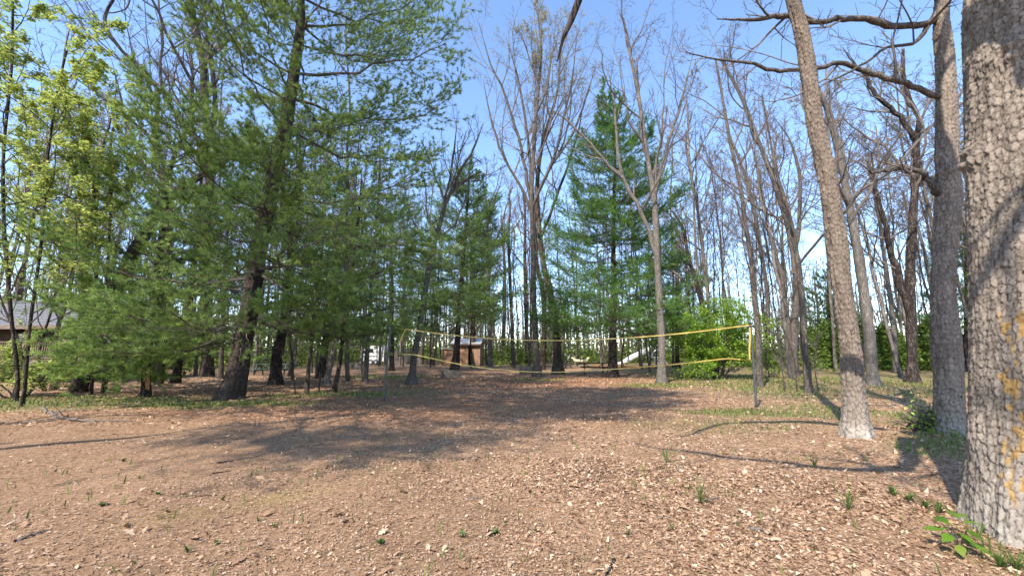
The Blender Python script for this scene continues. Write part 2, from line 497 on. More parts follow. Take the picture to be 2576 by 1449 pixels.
def voronoi(u, v, nu, seed):
    """jittered cells, period nu in u; returns F1, F2, id, du, dv"""
    r = np.random.default_rng(seed); NV = 512
    ju = r.random((nu, NV)) * 0.85 + 0.075; jv = r.random((nu, NV)) * 0.85 + 0.075; ids = r.random((nu, NV))
    i0 = np.floor(u).astype(int); j0 = np.floor(v).astype(int)
    F1 = np.full(u.shape, 9.0); F2 = np.full(u.shape, 9.0); I = np.zeros(u.shape); DU = np.zeros(u.shape); DV = np.zeros(u.shape)
    for di in (-1, 0, 1):
        for dj in (-1, 0, 1):
            i = i0 + di; j = j0 + dj
            a = ju[i % nu, j % NV] + i - u; b = jv[i % nu, j % NV] + j - v
            d = np.maximum(np.abs(a) * 0.55 + 0.45 * np.sqrt(a*a+b*b), np.sqrt(a*a + b*b) * 0.9)
            better = d < F1
            F2 = np.where(better, F1, np.minimum(F2, d))
            I = np.where(better, ids[i % nu, j % NV], I); DU = np.where(better, a, DU); DV = np.where(better, b, DV)
            F1 = np.where(better, d, F1)
    return F1, F2, I, DU, DV

def plate_trunk(P, R, nu, nv, cw, ch, amp, seed, palette, lichen=None, furrow=0.0, knots=(), palebase=0.0, front=0.0):
    """upright trunk with bark plates in relief; colour per plate kept in Col"""
    C_, r = resample(P, R, nv)
    T = nrm(np.gradient(C_, axis=0))
    A = nrm(np.cross(T, np.array([1.0, 0, 0])[None, :])); A = nrm(np.cross(T, np.cross(A, T)) * -1)
    A = nrm(np.cross(T, np.array([[1.0, 0, 0]])));  B = np.cross(T, A)
    nf = int(nu * 0.82)                                  # most vertices on the side that faces the clearing
    a = np.concatenate([np.linspace(-1.95, 1.95, nf, endpoint=False), np.linspace(1.95, 2 * PI - 1.95, nu - nf, endpoint=False)]) + front
    s = np.concatenate([[0], np.cumsum(np.linalg.norm(np.diff(C_, axis=0), axis=1))])
    rm = float(np.median(r))
    ncell = max(6, int(round(2 * PI * rm / cw)))
    U = np.repeat((a / (2 * PI) * ncell)[None, :], nv, 0); Vv = np.repeat((s / ch)[:, None], nu, 1)
    wob = 0.35 * (vnoise(U + 200, Vv + 100, 0.8, seed) - 0.5)
    F1, F2, I, DU, DV = voronoi(U + wob, Vv + wob * 0.6, ncell, seed)
    crack = sstep(0.01, 0.13, F2 - F1)
    edge_up = np.abs(DU) / (np.abs(DU) + np.abs(DV) + 1e-6)          # sides of a plate crack deeper than its ends
    keepc = np.clip(0.28 + 0.9 * edge_up, 0, 1) * np.clip(0.45 + 1.1 * vnoise(U + 90, Vv, 1.7, seed + 12), 0, 1)
    crack = 1 - (1 - crack) * keepc
    ridge = vnoise(U * 1.0 + 40, Vv * 0.22, 0.9, seed + 13) - 0.5
    F1b, F2b, Ib, _, _ = voronoi(U * 2 + 5, Vv * 2.3, ncell * 2, seed + 9)
    fine = sstep(0.0, 0.25, F2b - F1b)
    z = C_[:, 2][:, None]
    lob = 0.03 * np.sin(3 * a + 1.0 + seed)[None, :] + 0.02 * np.sin(5 * a + 2.0)[None, :]
    flare = np.exp(-np.maximum(z, 0) / 0.35) * (0.25 * (0.5 + 0.5 * np.sin(5 * a + seed))[None, :] ** 2)
    disp = amp * (crack - 1) + amp * 0.45 * (I - 0.5) + amp * 0.9 * crack * (DU * (I - 0.5) * 2 + DV * 0.7) + amp * 0.35 * (fine - 1) * (0.4 + Ib) + amp * 1.8 * ridge + amp * .5 * (vnoise(U * 3.1, Vv * 3.3, 1.0, seed + 15) - .5)
    rr = r[:, None] * (1 + lob + flare) + disp
    for (ka, kz, kr, kh) in knots:
        da = np.angle(np.exp(1j * (a - ka)))[None, :] * r[:, None]; dz = z - kz
        q = (da * da + dz * dz * 1.8) / (kr * kr)
        rr = rr + kh * np.exp(-q) * (1 + 0.6 * (I - .5)) - kh * 1.3 * np.exp(-q * 7)
    V = C_[:, None, :] + rr[:, :, None] * (np.cos(a)[None, :, None] * A[:, None, :] + np.sin(a)[None, :, None] * B[:, None, :])
    pal = np.array(palette)      # crack colour, mid, light
    k = np.clip(0.1 + 0.6 * I + 0.35 * Ib * fine, 0, 1)[..., None]
    c = pal[1] * (1 - k) + pal[2] * k
    c = c * (0.85 + 0.3 * vnoise(U, Vv, 3.0, seed + 2))[..., None]
    c = pal[0] * (1 - crack[..., None]) + c * crack[..., None]
    if palebase > 0:
        pb = np.clip(palebase * np.exp(-np.maximum(z, 0) / 0.45) * (0.4 + 1.2 * vnoise(U, Vv, 1.5, seed + 4)), 0, 1)[..., None] * crack[..., None]
        c = c * (1 - pb) + np.array([0.42, 0.375, 0.32]) * pb
    if lichen is not None:
        (la, lw, z0, z1) = lichen
        da = np.angle(np.exp(1j * (a - la)))[None, :]
        zone = np.exp(-(da / lw) ** 2) * sstep(z0 - 0.3, z0 + 0.2, z) * (1 - sstep(z1 - 0.3, z1 + 0.3, z))
        li = zone * (vnoise(U, Vv, 2.6, seed + 6) * 0.45 + vnoise(U, Vv, 0.8, seed + 7) * 0.65)
        li = (sstep(0.50, 0.62, li) * 0.75)[..., None] * (0.3 + 0.7 * crack[..., None])
        c = c * (1 - li) + np.array([0.36, 0.20, 0.05]) * li
    i = (np.arange(nv - 1) * nu)[:, None]; j = np.arange(nu)[None, :]; j2 = (j + 1) % nu
    q = np.stack([i + j, i + j2, i + nu + j2, i + nu + j], -1).reshape(-1, 4)
    return V.reshape(-1, 3), q, np.clip(c, 0, 1).reshape(-1, 3)

_A = np.cross([0, 0, 1.0], [1.0, 0, 0]); _B = np.cross([0, 0, 1.0], _A)
def surf_angle(dx, dy):
    d = np.array([dx, dy, 0.0]); return math.atan2(float(np.dot(d, _B)), float(np.dot(d, _A)))

def near_trunk(P, R, near, seed, base, o):
    nu, nv, cw, ch, amp, pal = near['g']; zc = near['zc']
    P, R = resample(P, R, 200)
    k = int(np.searchsorted(P[:, 2], zc)) + 1
    k = min(max(k, 10), len(P))
    v, q, c = plate_trunk(P[:k], R[:k], nu, nv, cw, ch, amp, seed, pal, near.get('lichen'), 0, near.get('knots', ()), near.get('palebase', 0.0), surf_angle(-base[0], -base[1]))
    mb = MB().add(v - base, q, c)
    if k < len(P) - 6:
        Q, S = resample(P[k - 2:], R[k - 2:] * .985, 20)
        v, q = tubes(Q[None], S[None], 14); mb.add(v - base, q, np.array(pal[1]) * 1.15)
    mb.build("trunk", M['plate'], o, colors=True)

def plain_trunk(P, R, k, rng, n=None, flare=0.22):
    P, R = resample(P, R, n or max(8, int(len(P) * 3)))
    h = np.maximum(P[:, 2], 0)
    R = R * (1 + flare * np.exp(-h / 0.28))
    R = R * (1 + 0.05 * rng.normal(size=len(R)))
    v, q = tubes(P[None], R[None], k)
    vv = v.reshape(len(P), k, 3) 
    rel = vv - P[:, None, :]
    ph = rng.random() * 6
    a = np.arange(k) / k * 2 * PI
    rel = rel * (1 + 0.06 * np.sin(3 * a + ph)[None, :, None] + 0.05 * rng.normal(size=(len(P), k, 1)) + (0.14 * np.maximum(0, np.sin(4 * a + ph)))[None, :, None] * np.exp(-h / 0.25)[:, None, None])
    vv = P[:, None, :] + rel
    return vv.reshape(-1, 3), q, P, R

TREES = []
def bare_tree(name, label, pts, H, mat='grey', limbs=(), seed=1, counts=(12, 7, 6, 5), cs=0.35, ang=(0.75, 0.2), up=0.10,
              wig=0.16, sides=12, twig='twig', group=None, ratio=0.34, Y=None, dY=0.0, near=None, cat="tree", leaves=None, rmin=None, limb_mat=None, base_at=None, top_r=0.03, buds=None):
    rng = np.random.default_rng(seed)
    x0, y0 = pts[0][0], pts[0][1]
    if Y is None:
        Y = G(x0, y0)[1]
    P, R = path_px(pts, Y, dY)
    if base_at is not None or P[0][2] > 0.05:          # trunk foot hidden in the photograph: carry it down to the soil
        b = np.array(P[0]); d = nrm(P[0] - P[1]); d = d / max(-d[2], 0.2)
        foot = P[0] + d * P[0][2]
        P = np.vstack([[foot], P]); R = np.concatenate([[R[0] * 1.12], R])
    P[0, 2] = 0
    base = P[0].copy(); base[2] = float(gz(base[0], base[1]))
    P = np.vstack([[P[0] - [0, 0, 0.15]], P]); R = np.concatenate([[R[0] * 1.05], R])
    P, R = extend(P, R, H, rng, top_r)
    o = thing(name, base, label, cat, group)
    dist = float(np.linalg.norm(base))
    if rmin is None:
        rmin = 0.0035 + 0.00014 * dist
    if near:
        near_trunk(P, R, near, seed, base, o)
        Pt, Rt = resample(P, R, 24)
    else:
        v, q, Pt, Rt = plain_trunk(P, R, sides, rng)
        MB().add(v - base, q).build("trunk", M[mat], o)
    seeds_P = [];
    lims = []
    for lm in limbs:
        dz = 0.0
        if isinstance(lm, dict):
            dz = lm.get('dY', 0.0); lp = lm['p']
        else:
            lp = lm
        LP, LR = path_px(lp, Y, dz)
        LP, LR = resample(LP, LR, max(10, len(lp) * 3))
        LR = LR * np.interp(np.linspace(0, 1, len(LR)), [0, .7, 1], [1, 1, .35])
        LP[2:] += rng.normal(size=(len(LP) - 2, 3)) * LR[2:, None] * 0.35
        v, q = tubes(LP[None], LR[None], 8)
        MB().add(v - base, q).build("limb", M[limb_mat or mat] if (limb_mat or mat) in M else M['grey'], o)
        a, b = resample(LP, LR, 12); lims.append((a, b))
    mb = MB()
    P0 = Pt[None]; R0 = Rt[None]
    n1, n2, n3, n4 = counts
    l1P, l1R = grow(rng, P0, R0, n1, cs, 0.99, ratio, ang, 12, up, wig * 0.75, 0.62, rmin * 2, lfall=0.6)
    if lims:
        LPa = np.array([a for a, b in lims]); LRa = np.array([b for a, b in lims])
        allP = np.concatenate([l1P, LPa]); allR = np.concatenate([l1R, LRa])
    else:
        allP, allR = l1P, l1R
    v, q = tubes(l1P[:, ::1], l1R, 4); mb.add(v - base, q)
    l2P, l2R = grow(rng, allP, allR, n2, 0.18, 1.0, 0.42, (0.75, 0.22), 6, up * 0.9, wig, 0.6, rmin * 1.5)
    v, q = tubes(l2P, l2R, 3); mb.add(v - base, q)
    l3P, l3R = grow(rng, l2P, l2R, n3, 0.15, 1.0, 0.45, (0.75, 0.25), 4, up * 0.8, wig * 1.1, 0.6, rmin * 1.1)
    v, q = tubes(l3P, l3R, 3); mb.add(v - base, q)
    ends = l3P
    if n4:
        l4P, l4R = grow(rng, l3P, l3R, n4, 0.15, 1.0, 0.55, (0.75, 0.3), 2, up * 0.6, wig * 1.1, 0.6, rmin)
        v, q = tubes(l4P, l4R, 3); mb.add(v - base, q)
        ends = l4P
    mb.build("crown", M[twig], o)
    if buds:
        nb, size, cols = buds
        k = rng.integers(0, len(ends), nb); s = rng.integers(1, ends.shape[1], nb)
        pos = ends[k, s] + rng.normal(size=(nb, 3)) * 0.03
        v, f, c = leaf_quads(rng, pos, size, cols, flat=0.2)
        MB().add(v - base, f, c).build("buds", M['leaf'], o, colors=True, smooth=False)["kind"] = "stuff"
    if leaves:
        nl, size, cols, flat = leaves
        k = rng.integers(0, len(ends), nl); s = rng.random(nl)
        pp, _, _ = sample(ends[k], np.ones((nl, ends.shape[1])), s[:, None])
        pos = pp[:, 0] + rng.normal(size=(nl, 3)) * 0.05
        v, f, c = leaf_quads(rng, pos, size, cols, flat)
        MB().add(v - base, f, c).build("foliage", M['leaf'], o, colors=True, smooth=False)
    return o

def leaf_quads(rng, pos, size, cols, flat=0.6, droop=0.2, seg=False):
    """folded leaf blades: 4 points, 2 triangles; flat = how level they are held"""
    n = len(pos)
    size = size * rng.uniform(0.6, 1.35, n)
    d = rng.normal(size=(n, 3)); d[:, 2] = d[:, 2] * (1 - flat) - droop; d = nrm(d)
    up = rng.normal(size=(n, 3)) * (1 - flat) + np.array([0, 0, 1.0]) * flat * 1.6
    s = nrm(np.cross(d, up)); u = np.cross(s, d)
    L = size[:, None]; w = L * rng.uniform(0.28, 0.42, (n, 1))
    fold = rng.uniform(-0.05, 0.22, (n, 1)) * L
    v = np.stack([pos, pos + d * L * 0.45 + s * w + u * fold, pos + d * L, pos + d * L * 0.45 - s * w + u * fold], 1).reshape(-1, 3)
    b = (np.arange(n) * 4)[:, None]
    f = np.concatenate([b + [[0, 1, 2]], b + [[0, 2, 3]]])
    cols = np.array(cols); k = rng.random((n, 1)) * (len(cols) - 1); i = np.clip(k.astype(int)[:, 0], 0, len(cols) - 2); t = k - i[:, None]
    c = cols[i] * (1 - t) + cols[i + 1] * t
    c = c * rng.uniform(0.8, 1.2, (n, 1))
    return v, f, np.repeat(c, 4, 0)

def needles(rng, tips, dirs, K, length, width, cols, upb=0.25):
    n = len(tips)
    T = np.repeat(dirs[:, None], K, 1)
    rv = rng.normal(size=(n, K, 3)); perp = nrm(rv - (rv * T).sum(-1, keepdims=True) * T)
    a = rng.uniform(0.25, 1.25, (n, K, 1))
    d = np.cos(a) * T + np.sin(a) * perp; d[..., 2] += upb; d = nrm(d)
    base = tips[:, None] - T * rng.uniform(0, 1, (n, K, 1)) * length * 0.9
    L = length * rng.uniform(0.7, 1.2, (n, K, 1)) * rng.uniform(0.8, 1.2, (n, 1, 1))
    s = nrm(np.cross(d, rng.normal(size=(n, K, 3)))) * width * 0.5
    v = np.stack([base - s, base + s, base + d * L], 2).reshape(-1, 3)
    f = np.arange(n * K * 3).reshape(-1, 3)
    cols = np.array(cols); k = rng.random((n, 1))
    c = cols[0] * (1 - k) + cols[1] * k
    c = np.repeat(c[:, None], K, 1) * rng.uniform(0.75, 1.25, (n, K, 1))
    return v, f, np.repeat(c.reshape(-1, 3), 3, 0)

PINE_COLS = [(0.090, 0.170, 0.044), (0.235, 0.345, 0.082)]
BOUGHS = {}
BLEN = (1.0, 1.8, 2.7, 3.7, 5.0)
def make_bough(Lb, seed, cols, K, wn_, ln_):
    """one bough lying along +X: flat spray of side twigs ending in needle tufts"""
    rng = np.random.default_rng(seed)
    N = 9; f = np.linspace(0, 1, N)
    P = np.stack([Lb * f, 0.05 * Lb * np.sin(f * 3 + rng.uniform(0, 6)) * f, Lb * (-0.10 * np.sin(f * PI * .9) + 0.09 * f ** 3)], -1)
    P[1:] += rng.normal(size=(N - 1, 3)) * .012 * Lb
    R = (0.010 + 0.0085 * Lb) * np.linspace(1, .25, N)
    mb = MB(); v, q = tubes(P[None], R[None], 5); mb.add(v, q)
    n2 = int(6 + 4.6 * Lb)
    t = 0.20 + 0.78 * (np.arange(n2) + rng.random(n2) * .8) / n2
    p, T, r = sample(np.repeat(P[None], n2, 0), np.repeat(R[None], n2, 0), t[:, None]); p = p[:, 0]; T = T[:, 0]
    sg = np.where(np.arange(n2) % 2 == 0, 1, -1) * 1.0
    a = rng.normal(.92, .14, n2) * (1 - .35 * t)
    side = np.stack([-T[:, 1], T[:, 0], 0 * t], -1) * sg[:, None]
    d = nrm(np.cos(a)[:, None] * T + np.sin(a)[:, None] * side + np.stack([0*t, 0*t, rng.normal(.04, .12, n2)], -1))
    L2 = Lb * (.16 + .30 * np.sin(np.clip((t - .1) / .95, 0, 1) * PI) ** .8) * rng.uniform(.7, 1.2, n2) + .10
    S2 = np.empty((n2, 5, 3)); S2[:, 0] = p
    for k in range(1, 5):
        d = nrm(d + rng.normal(size=(n2, 3)) * .10 + np.array([.05, 0, .05])); p = p + d * (L2 / 4)[:, None]; S2[:, k] = p
    R2 = np.repeat(np.linspace(.008, .004, 5)[None], n2, 0)
    v, q = tubes(S2[:, ::2], R2[:, ::2], 3); mb.add(v, q)
    n3 = 6 if Lb > 1.5 else 4
    S3, R3 = grow(rng, S2, R2, n3, .2, 1.0, .40, (.75, .22), 3, .10, .10, .6, .004, flat=.4, absL=np.maximum(L2, .35)[:, None])
    v, q = tubes(S3[:, ::2], R3[:, ::2], 3); mb.add(v, q)
    nw = sum(len(x) for x in mb.F)
    tips = np.concatenate([S3[:, -1], S3[:, 1], S2[:, -1], S2[:, 3], P[-2:]]); td = np.concatenate([nrm(S3[:, -1] - S3[:, -2]), nrm(S3[:, 2] - S3[:, 0]), nrm(S2[:, -1] - S2[:, -2]), nrm(S2[:, -1] - S2[:, -2]), nrm(P[-2:] - P[-3:-1])])
    v, fc, c = needles(rng, tips, td, K, ln_, wn_, cols, .22); mb.add(v, fc, c)
    me = mb.mesh("bough", True, False)
    me.materials.append(M['twigdark']); me.materials.append(M['needle'])
    idx = np.ones(len(me.polygons), np.int32); idx[:nw] = 0
    me.polygons.foreach_set("material_index", idx)
    return me
def bough_mesh(Lb, cols, key, rng, K=30, wn_=.0105, ln_=.135):
    k = int(np.argmin([abs(math.log(Lb / b)) for b in BLEN])); var = int(rng.integers(0, 2)); kk = (k, var, key)
    if kk not in BOUGHS:
        BOUGHS[kk] = make_bough(BLEN[k], 900 + k * 10 + var, cols, K, wn_, ln_)
    return BOUGHS[kk], Lb / BLEN[k]

def set_boughs(rng, o, base, Pt, Rt, hz, az, el, bl, cols, key, **kw):
    zs = Pt[:, 2]
    for h, a, e, l in zip(hz, az, el, bl):
        c = np.array([np.interp(h, zs, Pt[:, 0]), np.interp(h, zs, Pt[:, 1]), h]) - base
        me, sc = bough_mesh(max(l, .5), cols, key, rng, **kw)
        b = bpy.data.objects.new("bough", me); col.objects.link(b); b.parent = o
        b.location = c; b.rotation_euler = (rng.normal(0, .12), -e, PI / 2 - a); b.scale = (sc, sc * (1 if rng.random() < .5 else -1), sc)

def pine_tree(name, label, pts, H, prof, seed=1, mat='dark', nb=60, z0=2.0, dead=0, sides=14, Y=None, cols=PINE_COLS, key='mid', droop=0.0, near=None, group=None, extra=(), bias=None, path=None, K=30, wn_=.0105, ln_=.135, reach=None, whorl=0):
    """whorled boughs on a tapering trunk; every bough is a part of its own"""
    rng = np.random.default_rng(seed)
    if path is not None:
        P, R = path
    else:
        if Y is None: Y = G(pts[0][0], pts[0][1])[1]
        P, R = path_px(pts, Y)
    if P[0][2] > 0.05:
        d = nrm(P[0] - P[1]); d = d / max(-d[2], 0.2)
        P = np.vstack([[P[0] + d * P[0][2]], P]); R = np.concatenate([[R[0] * 1.15], R])
    P[0, 2] = 0
    base = P[0].copy(); base[2] = float(gz(base[0], base[1]))
    P = np.vstack([[P[0] - [0, 0, 0.15]], P]); R = np.concatenate([[R[0] * 1.05], R])
    P, R = extend(P, R, H, rng, 0.02)
    o = thing(name, base, label, "pine tree", group)
    if near:
        near_trunk(P, R, near, seed, base, o)
    else:
        v, q, _, _ = plain_trunk(P, R, sides, rng)
        MB().add(v - base, q).build("trunk", M[mat], o)
    Hh = float(P[-1, 2])
    hz = z0 + (Hh - 0.25 - z0) * (np.arange(nb) + rng.random(nb) * 0.8) / nb
    az = np.arange(nb) * 2.399 + rng.normal(0, 0.35, nb)
    if bias is not None:
        az = np.where(rng.random(nb) < bias[1], bias[0] + rng.normal(0, 0.7, nb), az)
    if whorl:                                            # boughs gathered in tiers with gaps between
        nt_ = max(2, nb // whorl); tier = z0 + (Hh - .3 - z0) * (np.arange(nt_) + rng.random(nt_) * .5) / nt_
        hz = np.sort(np.concatenate([tier[np.arange(nb) % nt_]])) + rng.normal(0, .10, nb)
    bl = prof(hz / Hh) * rng.uniform(0.72, 1.15, nb)
    if reach is not None:
        bl = bl * reach(az, hz)
    el = rad(2) + rad(40) * (hz / Hh) ** 2.2 - droop * (1 - hz / Hh) + rng.normal(0, 0.09, nb)
    for e in extra:
        hz = np.append(hz, e[0]); az = np.append(az, e[1]); bl = np.append(bl, e[2]); el = np.append(el, e[3])
    set_boughs(rng, o, base, P, R, hz, az, el, bl, cols, key, K=K, wn_=wn_, ln_=ln_)
    # leader tuft
    me, sc = bough_mesh(1.0, cols, key, rng, K=K, wn_=wn_, ln_=ln_)
    b = bpy.data.objects.new("bough", me); col.objects.link(b); b.parent = o; b.location = P[-1] - base - np.array([0, 0, .5]); b.rotation_euler = (0, -1.4, 0)
    if dead:
        zs = P[:, 2]
        hz = rng.uniform(0.9, max(z0 * 1.6, 3.0), dead); az = rng.uniform(0, 2 * PI, dead)
        for h, a in zip(hz, az):
            ll = rng.uniform(0.5, 2.0)
            st = np.array([np.interp(h, zs, P[:, 0]), np.interp(h, zs, P[:, 1]), h]) - base
            D = np.array([math.sin(a), math.cos(a), rng.normal(-0.15, 0.25)])
            pp = np.stack([st + D * ll * k / 4 + rng.normal(size=3) * 0.03 * k for k in range(5)])[None]
            rr = np.linspace(0.018, 0.005, 5)[None]
            mb = MB(); v, q = tubes(pp, rr, 4); mb.add(v, q)
            s2, r2 = grow(rng, pp, rr, 5, 0.3, 1, 0.4, (0.7, 0.2), 3, 0, 0.15, 0.6, 0.004)
            v, q = tubes(s2, r2, 3); mb.add(v, q)
            mb.build("dead_branch", M['twig'], o)
    return o

PAL_GREY = [(0.045, 0.033, 0.026), (0.14, 0.11, 0.086), (0.27, 0.215, 0.17)]
PAL_BROWN = [(0.045, 0.033, 0.025), (0.125, 0.096, 0.074), (0.23, 0.18, 0.14)]
PAL_PINE = [(0.013, 0.010, 0.009), (0.034, 0.026, 0.022), (0.075, 0.057, 0.048)]
#==TREES==
# ------------------------------------------------------------------ 2. trees on the right
# big oak at the frame's edge
def big_oak():
    base = G(2620, 1368); Y = base[1]
    pts = [(2650, 1382, 470), (2640, 1330, 440), (2630, 1200, 415), (2624, 1000, 405), (2624, 800, 400), (2618, 600, 398), (2612, 400, 396), (2606, 200, 390), (2598, 0, 384)]
    o = bare_tree("oak_tree", "huge grey oak trunk with thick bark plates and orange lichen at the frame's edge", pts, 21, 'grey', seed=5, counts=(9, 6, 5, 4), cs=0.5, ang=(1.0, .2),
                  wig=0.2, Y=Y, ratio=0.4, near={'zc': 5.6, 'g': (260, 570, 0.036, 0.080, 0.0135, [(0.032, 0.024, 0.019), (0.125, 0.098, 0.077), (0.285, 0.230, 0.182)]), 'lichen': (lich, 0.42, 0.25, 2.0), 'palebase': 0.55,
                  'knots': [(kn1, 4.45, 0.16, 0.07), (kn2, 3.5, 0.14, 0.09)]})
    b = np.array(o.location)
    rng = np.random.default_rng(55)
    # low limbs reaching over the camera; one droops into the top of the frame
    lims = [[(4.3, 3.6, 6.2, .13), (3.2, 3.9, 6.9, .11), (2.0, 4.1, 7.0, .085), (1.2, 4.05, 6.6, .06), (0.85, 4.0, 6.0, .05), tuple(W(1452, 0, 4.0)) + (.042,), tuple(W(1449, 30, 4.0)) + (.038,), tuple(W(1436, 62, 4.0)) + (.034,), tuple(W(1424, 95, 4.0)) + (.022,), tuple(W(1409, 146, 4.0)) + (.008,)],
            [(4.3, 3.2, 5.6, .17), (3.2, 2.0, 6.0, .13), (2.1, 0.9, 6.2, .10), (1.0, 0.6, 6.6, .08), (-0.6, 0.9, 7.0, .05), (-1.8, 1.4, 7.3, .02)],
            [(4.3, 3.0, 6.5, .15), (3.6, 1.4, 7.2, .12), (2.4, -0.2, 7.6, .09), (1.2, -1.0, 8.2, .05), (0.2, -1.5, 8.6, .02)]]
    AP = []; AR = []
    for l in lims:
        l = np.array(l); Pp, Rr = resample(l[:, :3], l[:, 3], 22)
        Pp[2:] += rng.normal(size=(20, 3)) * 0.02
        v, q = tubes(Pp[None], Rr[None], 8); MB().add(v - b, q).build("limb", M['dark'], o)
        a, r_ = resample(Pp, Rr, 12); AP.append(a); AR.append(r_)
    AP = np.array(AP[1:]); AR = np.array(AR[1:])
    s2, r2 = grow(rng, AP, AR, 7, 0.3, 1, 0.3, (0.8, 0.2), 7, 0.05, 0.15, 0.5, 0.006)
    s3, r3 = grow(rng, s2, r2, 5, 0.2, 1, 0.4, (0.8, 0.2), 4, 0.03, 0.15, 0.6, 0.004)
    mb = MB()
    for s, r in ((s2, r2), (s3, r3)):
        v, q = tubes(s, r, 4); mb.add(v - b, q)
    mb.build("twigs", M['twigdark'], o)
    return o
# bearings on the trunk surface: angle a with A = T x X ~ +Y-ish, B = T x A ; camera side found from the frame
lich = surf_angle(-0.95, -0.30); kn1 = surf_angle(-0.95, -0.27); kn2 = surf_angle(-0.85, 0.42)
big_oak()

bare_tree("leaning_tree", "tall trunk with scaly bark leaning towards the clearing, next to the grass strip",
          [(2157,1097,84),(2153,1050,68),(2149,1000,62),(2140,880,56),(2133,820,53),(2119,724,54),(2105,600,54),(2082,450,50),(2049,300,44),(2030,150,41),(1995,0,38)], 17, 'brown', seed=11,
          counts=(8, 6, 5, 4), cs=0.62, near={'zc': 9.5, 'g': (96, 480, 0.055, 0.10, 0.018, PAL_BROWN), 'palebase': 0.7}, ratio=0.3)
bare_tree("knotty_tree", "stout grey tree with long crooked limbs standing beside the big oak",
          [(2393,1094,100),(2388,1040,84),(2386,960,82),(2383,900,84),(2376,800,74),(2373,724,67),(2378,620,64),(2386,475,74),(2383,400,64),(2383,300,60),(2377,150,50),(2368,50,45),(2370,0,40)], 16, 'grey', seed=12,
          counts=(7,6,6,4), cs=0.55, near={'zc': 9.5, 'g': (96, 480, 0.055, 0.10, 0.018, PAL_GREY), 'palebase': 0.5, 'knots': [(surf_angle(-.8,-.6), 5.4, .14, .07), (surf_angle(.2,-1), 3.1, .1, .05)]},
          limbs=[[(2378,245,22),(2345,240,20),(2290,212,18),(2228,198,17),(2160,172,15),(2098,160,14),(2058,173,13),(2003,177,12),(1933,174,11),(1898,162,9),(1838,155,8),(1768,142,7),(1722,128,5),(1713,105,3)],
                 [(2368,40,24),(2323,65,22),(2240,62,20),(2148,47,17),(2080,56,15),(2033,58,15),(1978,37,17),(1930,46,15),(1888,52,14),(1840,50,11),(1803,50,8)],
                 [(2372,-40,24),(2363,10,22),(2333,70,17),(2303,107,12),(2238,118,9),(2158,172,8),(2098,201,7),(2028,238,4)],
                 [(2375,490,30),(2348,478,26),(2335,455,22),(2310,432,17),(2270,425,15),(2225,430,12),(2190,432,10),(2165,412,5),(2140,402,3)]], limb_mat='grey', wig=0.2, ratio=0.3)
bare_tree("mottled_tree", "grey trunk with pale lichen patches behind the leaning scaly trunk",
          [(2197,969,38),(2190,900,33),(2184,821,30),(2166,688,28),(2138,525,22),(2113,400,20),(2083,280,16),(2040,190,11)], 15, 'pale', seed=13, counts=(10,6,5,4), cs=0.45, wig=0.2)
bare_tree("forked_tree", "dark-footed tree forking into crooked limbs, standing on the thin lawn",
          [(2297,962,38),(2295,900,31),(2293,821,28),(2290,688,27),(2296,560,23),(2303,450,22),(2305,350,20),(2313,305,14),(2288,250,12),(2274,190,10),(2272,125,8)], 13, 'dark', seed=14, counts=(9,6,5,4), cs=0.5, wig=0.22,
          limbs=[[(2292,800,22),(2268,720,20),(2245,640,18),(2225,560,15),(2200,450,12),(2190,380,8)], [(2305,360,16),(2268,300,15),(2235,268,14),(2203,240,13),(2180,190,11),(2150,165,8),(2120,120,6)]])
bare_tree("slim_tree", "slim pale trunk between the lichened tree and the dark forked tree", [(2257,938,18),(2248,821,14),(2237,732,13),(2224,644,11),(2205,500,9),(2185,400,7)], 14, 'pale', seed=15, counts=(9,6,5,4), cs=0.4)
bare_tree("twin_stem_tree", "grey tree whose long stem leans left beside a second stem, on the lawn's near edge",
          [(1998,945,24),(1998,821,19),(2003,730,18),(1990,600,16),(1953,475,14),(1898,330,11),(1863,240,9),(1813,150,6)], 15, 'grey', seed=16, counts=(10,6,5,4), cs=0.4, wig=0.2,
          limbs=[[(1995,690,12),(2010,550,11),(2008,425,9),(1985,350,7),(1950,300,5)], [(1996,900,16),(1985,843,15),(1965,710,13),(1950,640,11),(1925,540,9),(1905,420,7),(1880,330,6)]])
bare_tree("straight_tree", "straight grey trunk with bare saplings round its foot, left of the leaning trunk", [(2036,989,22),(2023,843,17),(2016,732,15),(2005,644,14),(1985,540,12),(1955,440,9)], 12, 'grey', seed=17, counts=(9,5,5,4), cs=0.4)
bare_tree("netside_tree", "slender grey trunk just behind the net's right-hand pole", [(1912,974,17),(1905,821,14),(1896,732,13),(1888,644,12),(1875,560,11),(1863,475,10),(1838,365,9),(1818,250,7),(1800,150,5)], 14, 'grey', seed=18, counts=(9,6,5,4), cs=0.4, ang=(0.6,.2))
bare_tree("crooked_tree", "thin grey trunk curving left above the green shrub", [(1932,915,14),(1928,724,12),(1915,640,11),(1895,520,10),(1870,430,8),(1830,330,6)], 18, 'grey', seed=19, counts=(10,6,5,4), cs=0.4)
bare_tree("dark_slant_tree", "dark slanting trunk rising out of the green shrub", [(1790,935,13),(1759,737,12),(1730,640,10),(1716,570,8),(1690,530,5)], 14, 'dark', seed=20, counts=(9,6,5,4), cs=0.45)
bare_tree("wavy_tree", "thin wavy pale trunk above the left side of the green shrub", [(1802,932,11),(1778,724,9),(1758,550,8),(1735,420,7),(1725,360,6),(1740,290,4)], 19, 'pale', seed=21, counts=(10,6,5,4), cs=0.4)
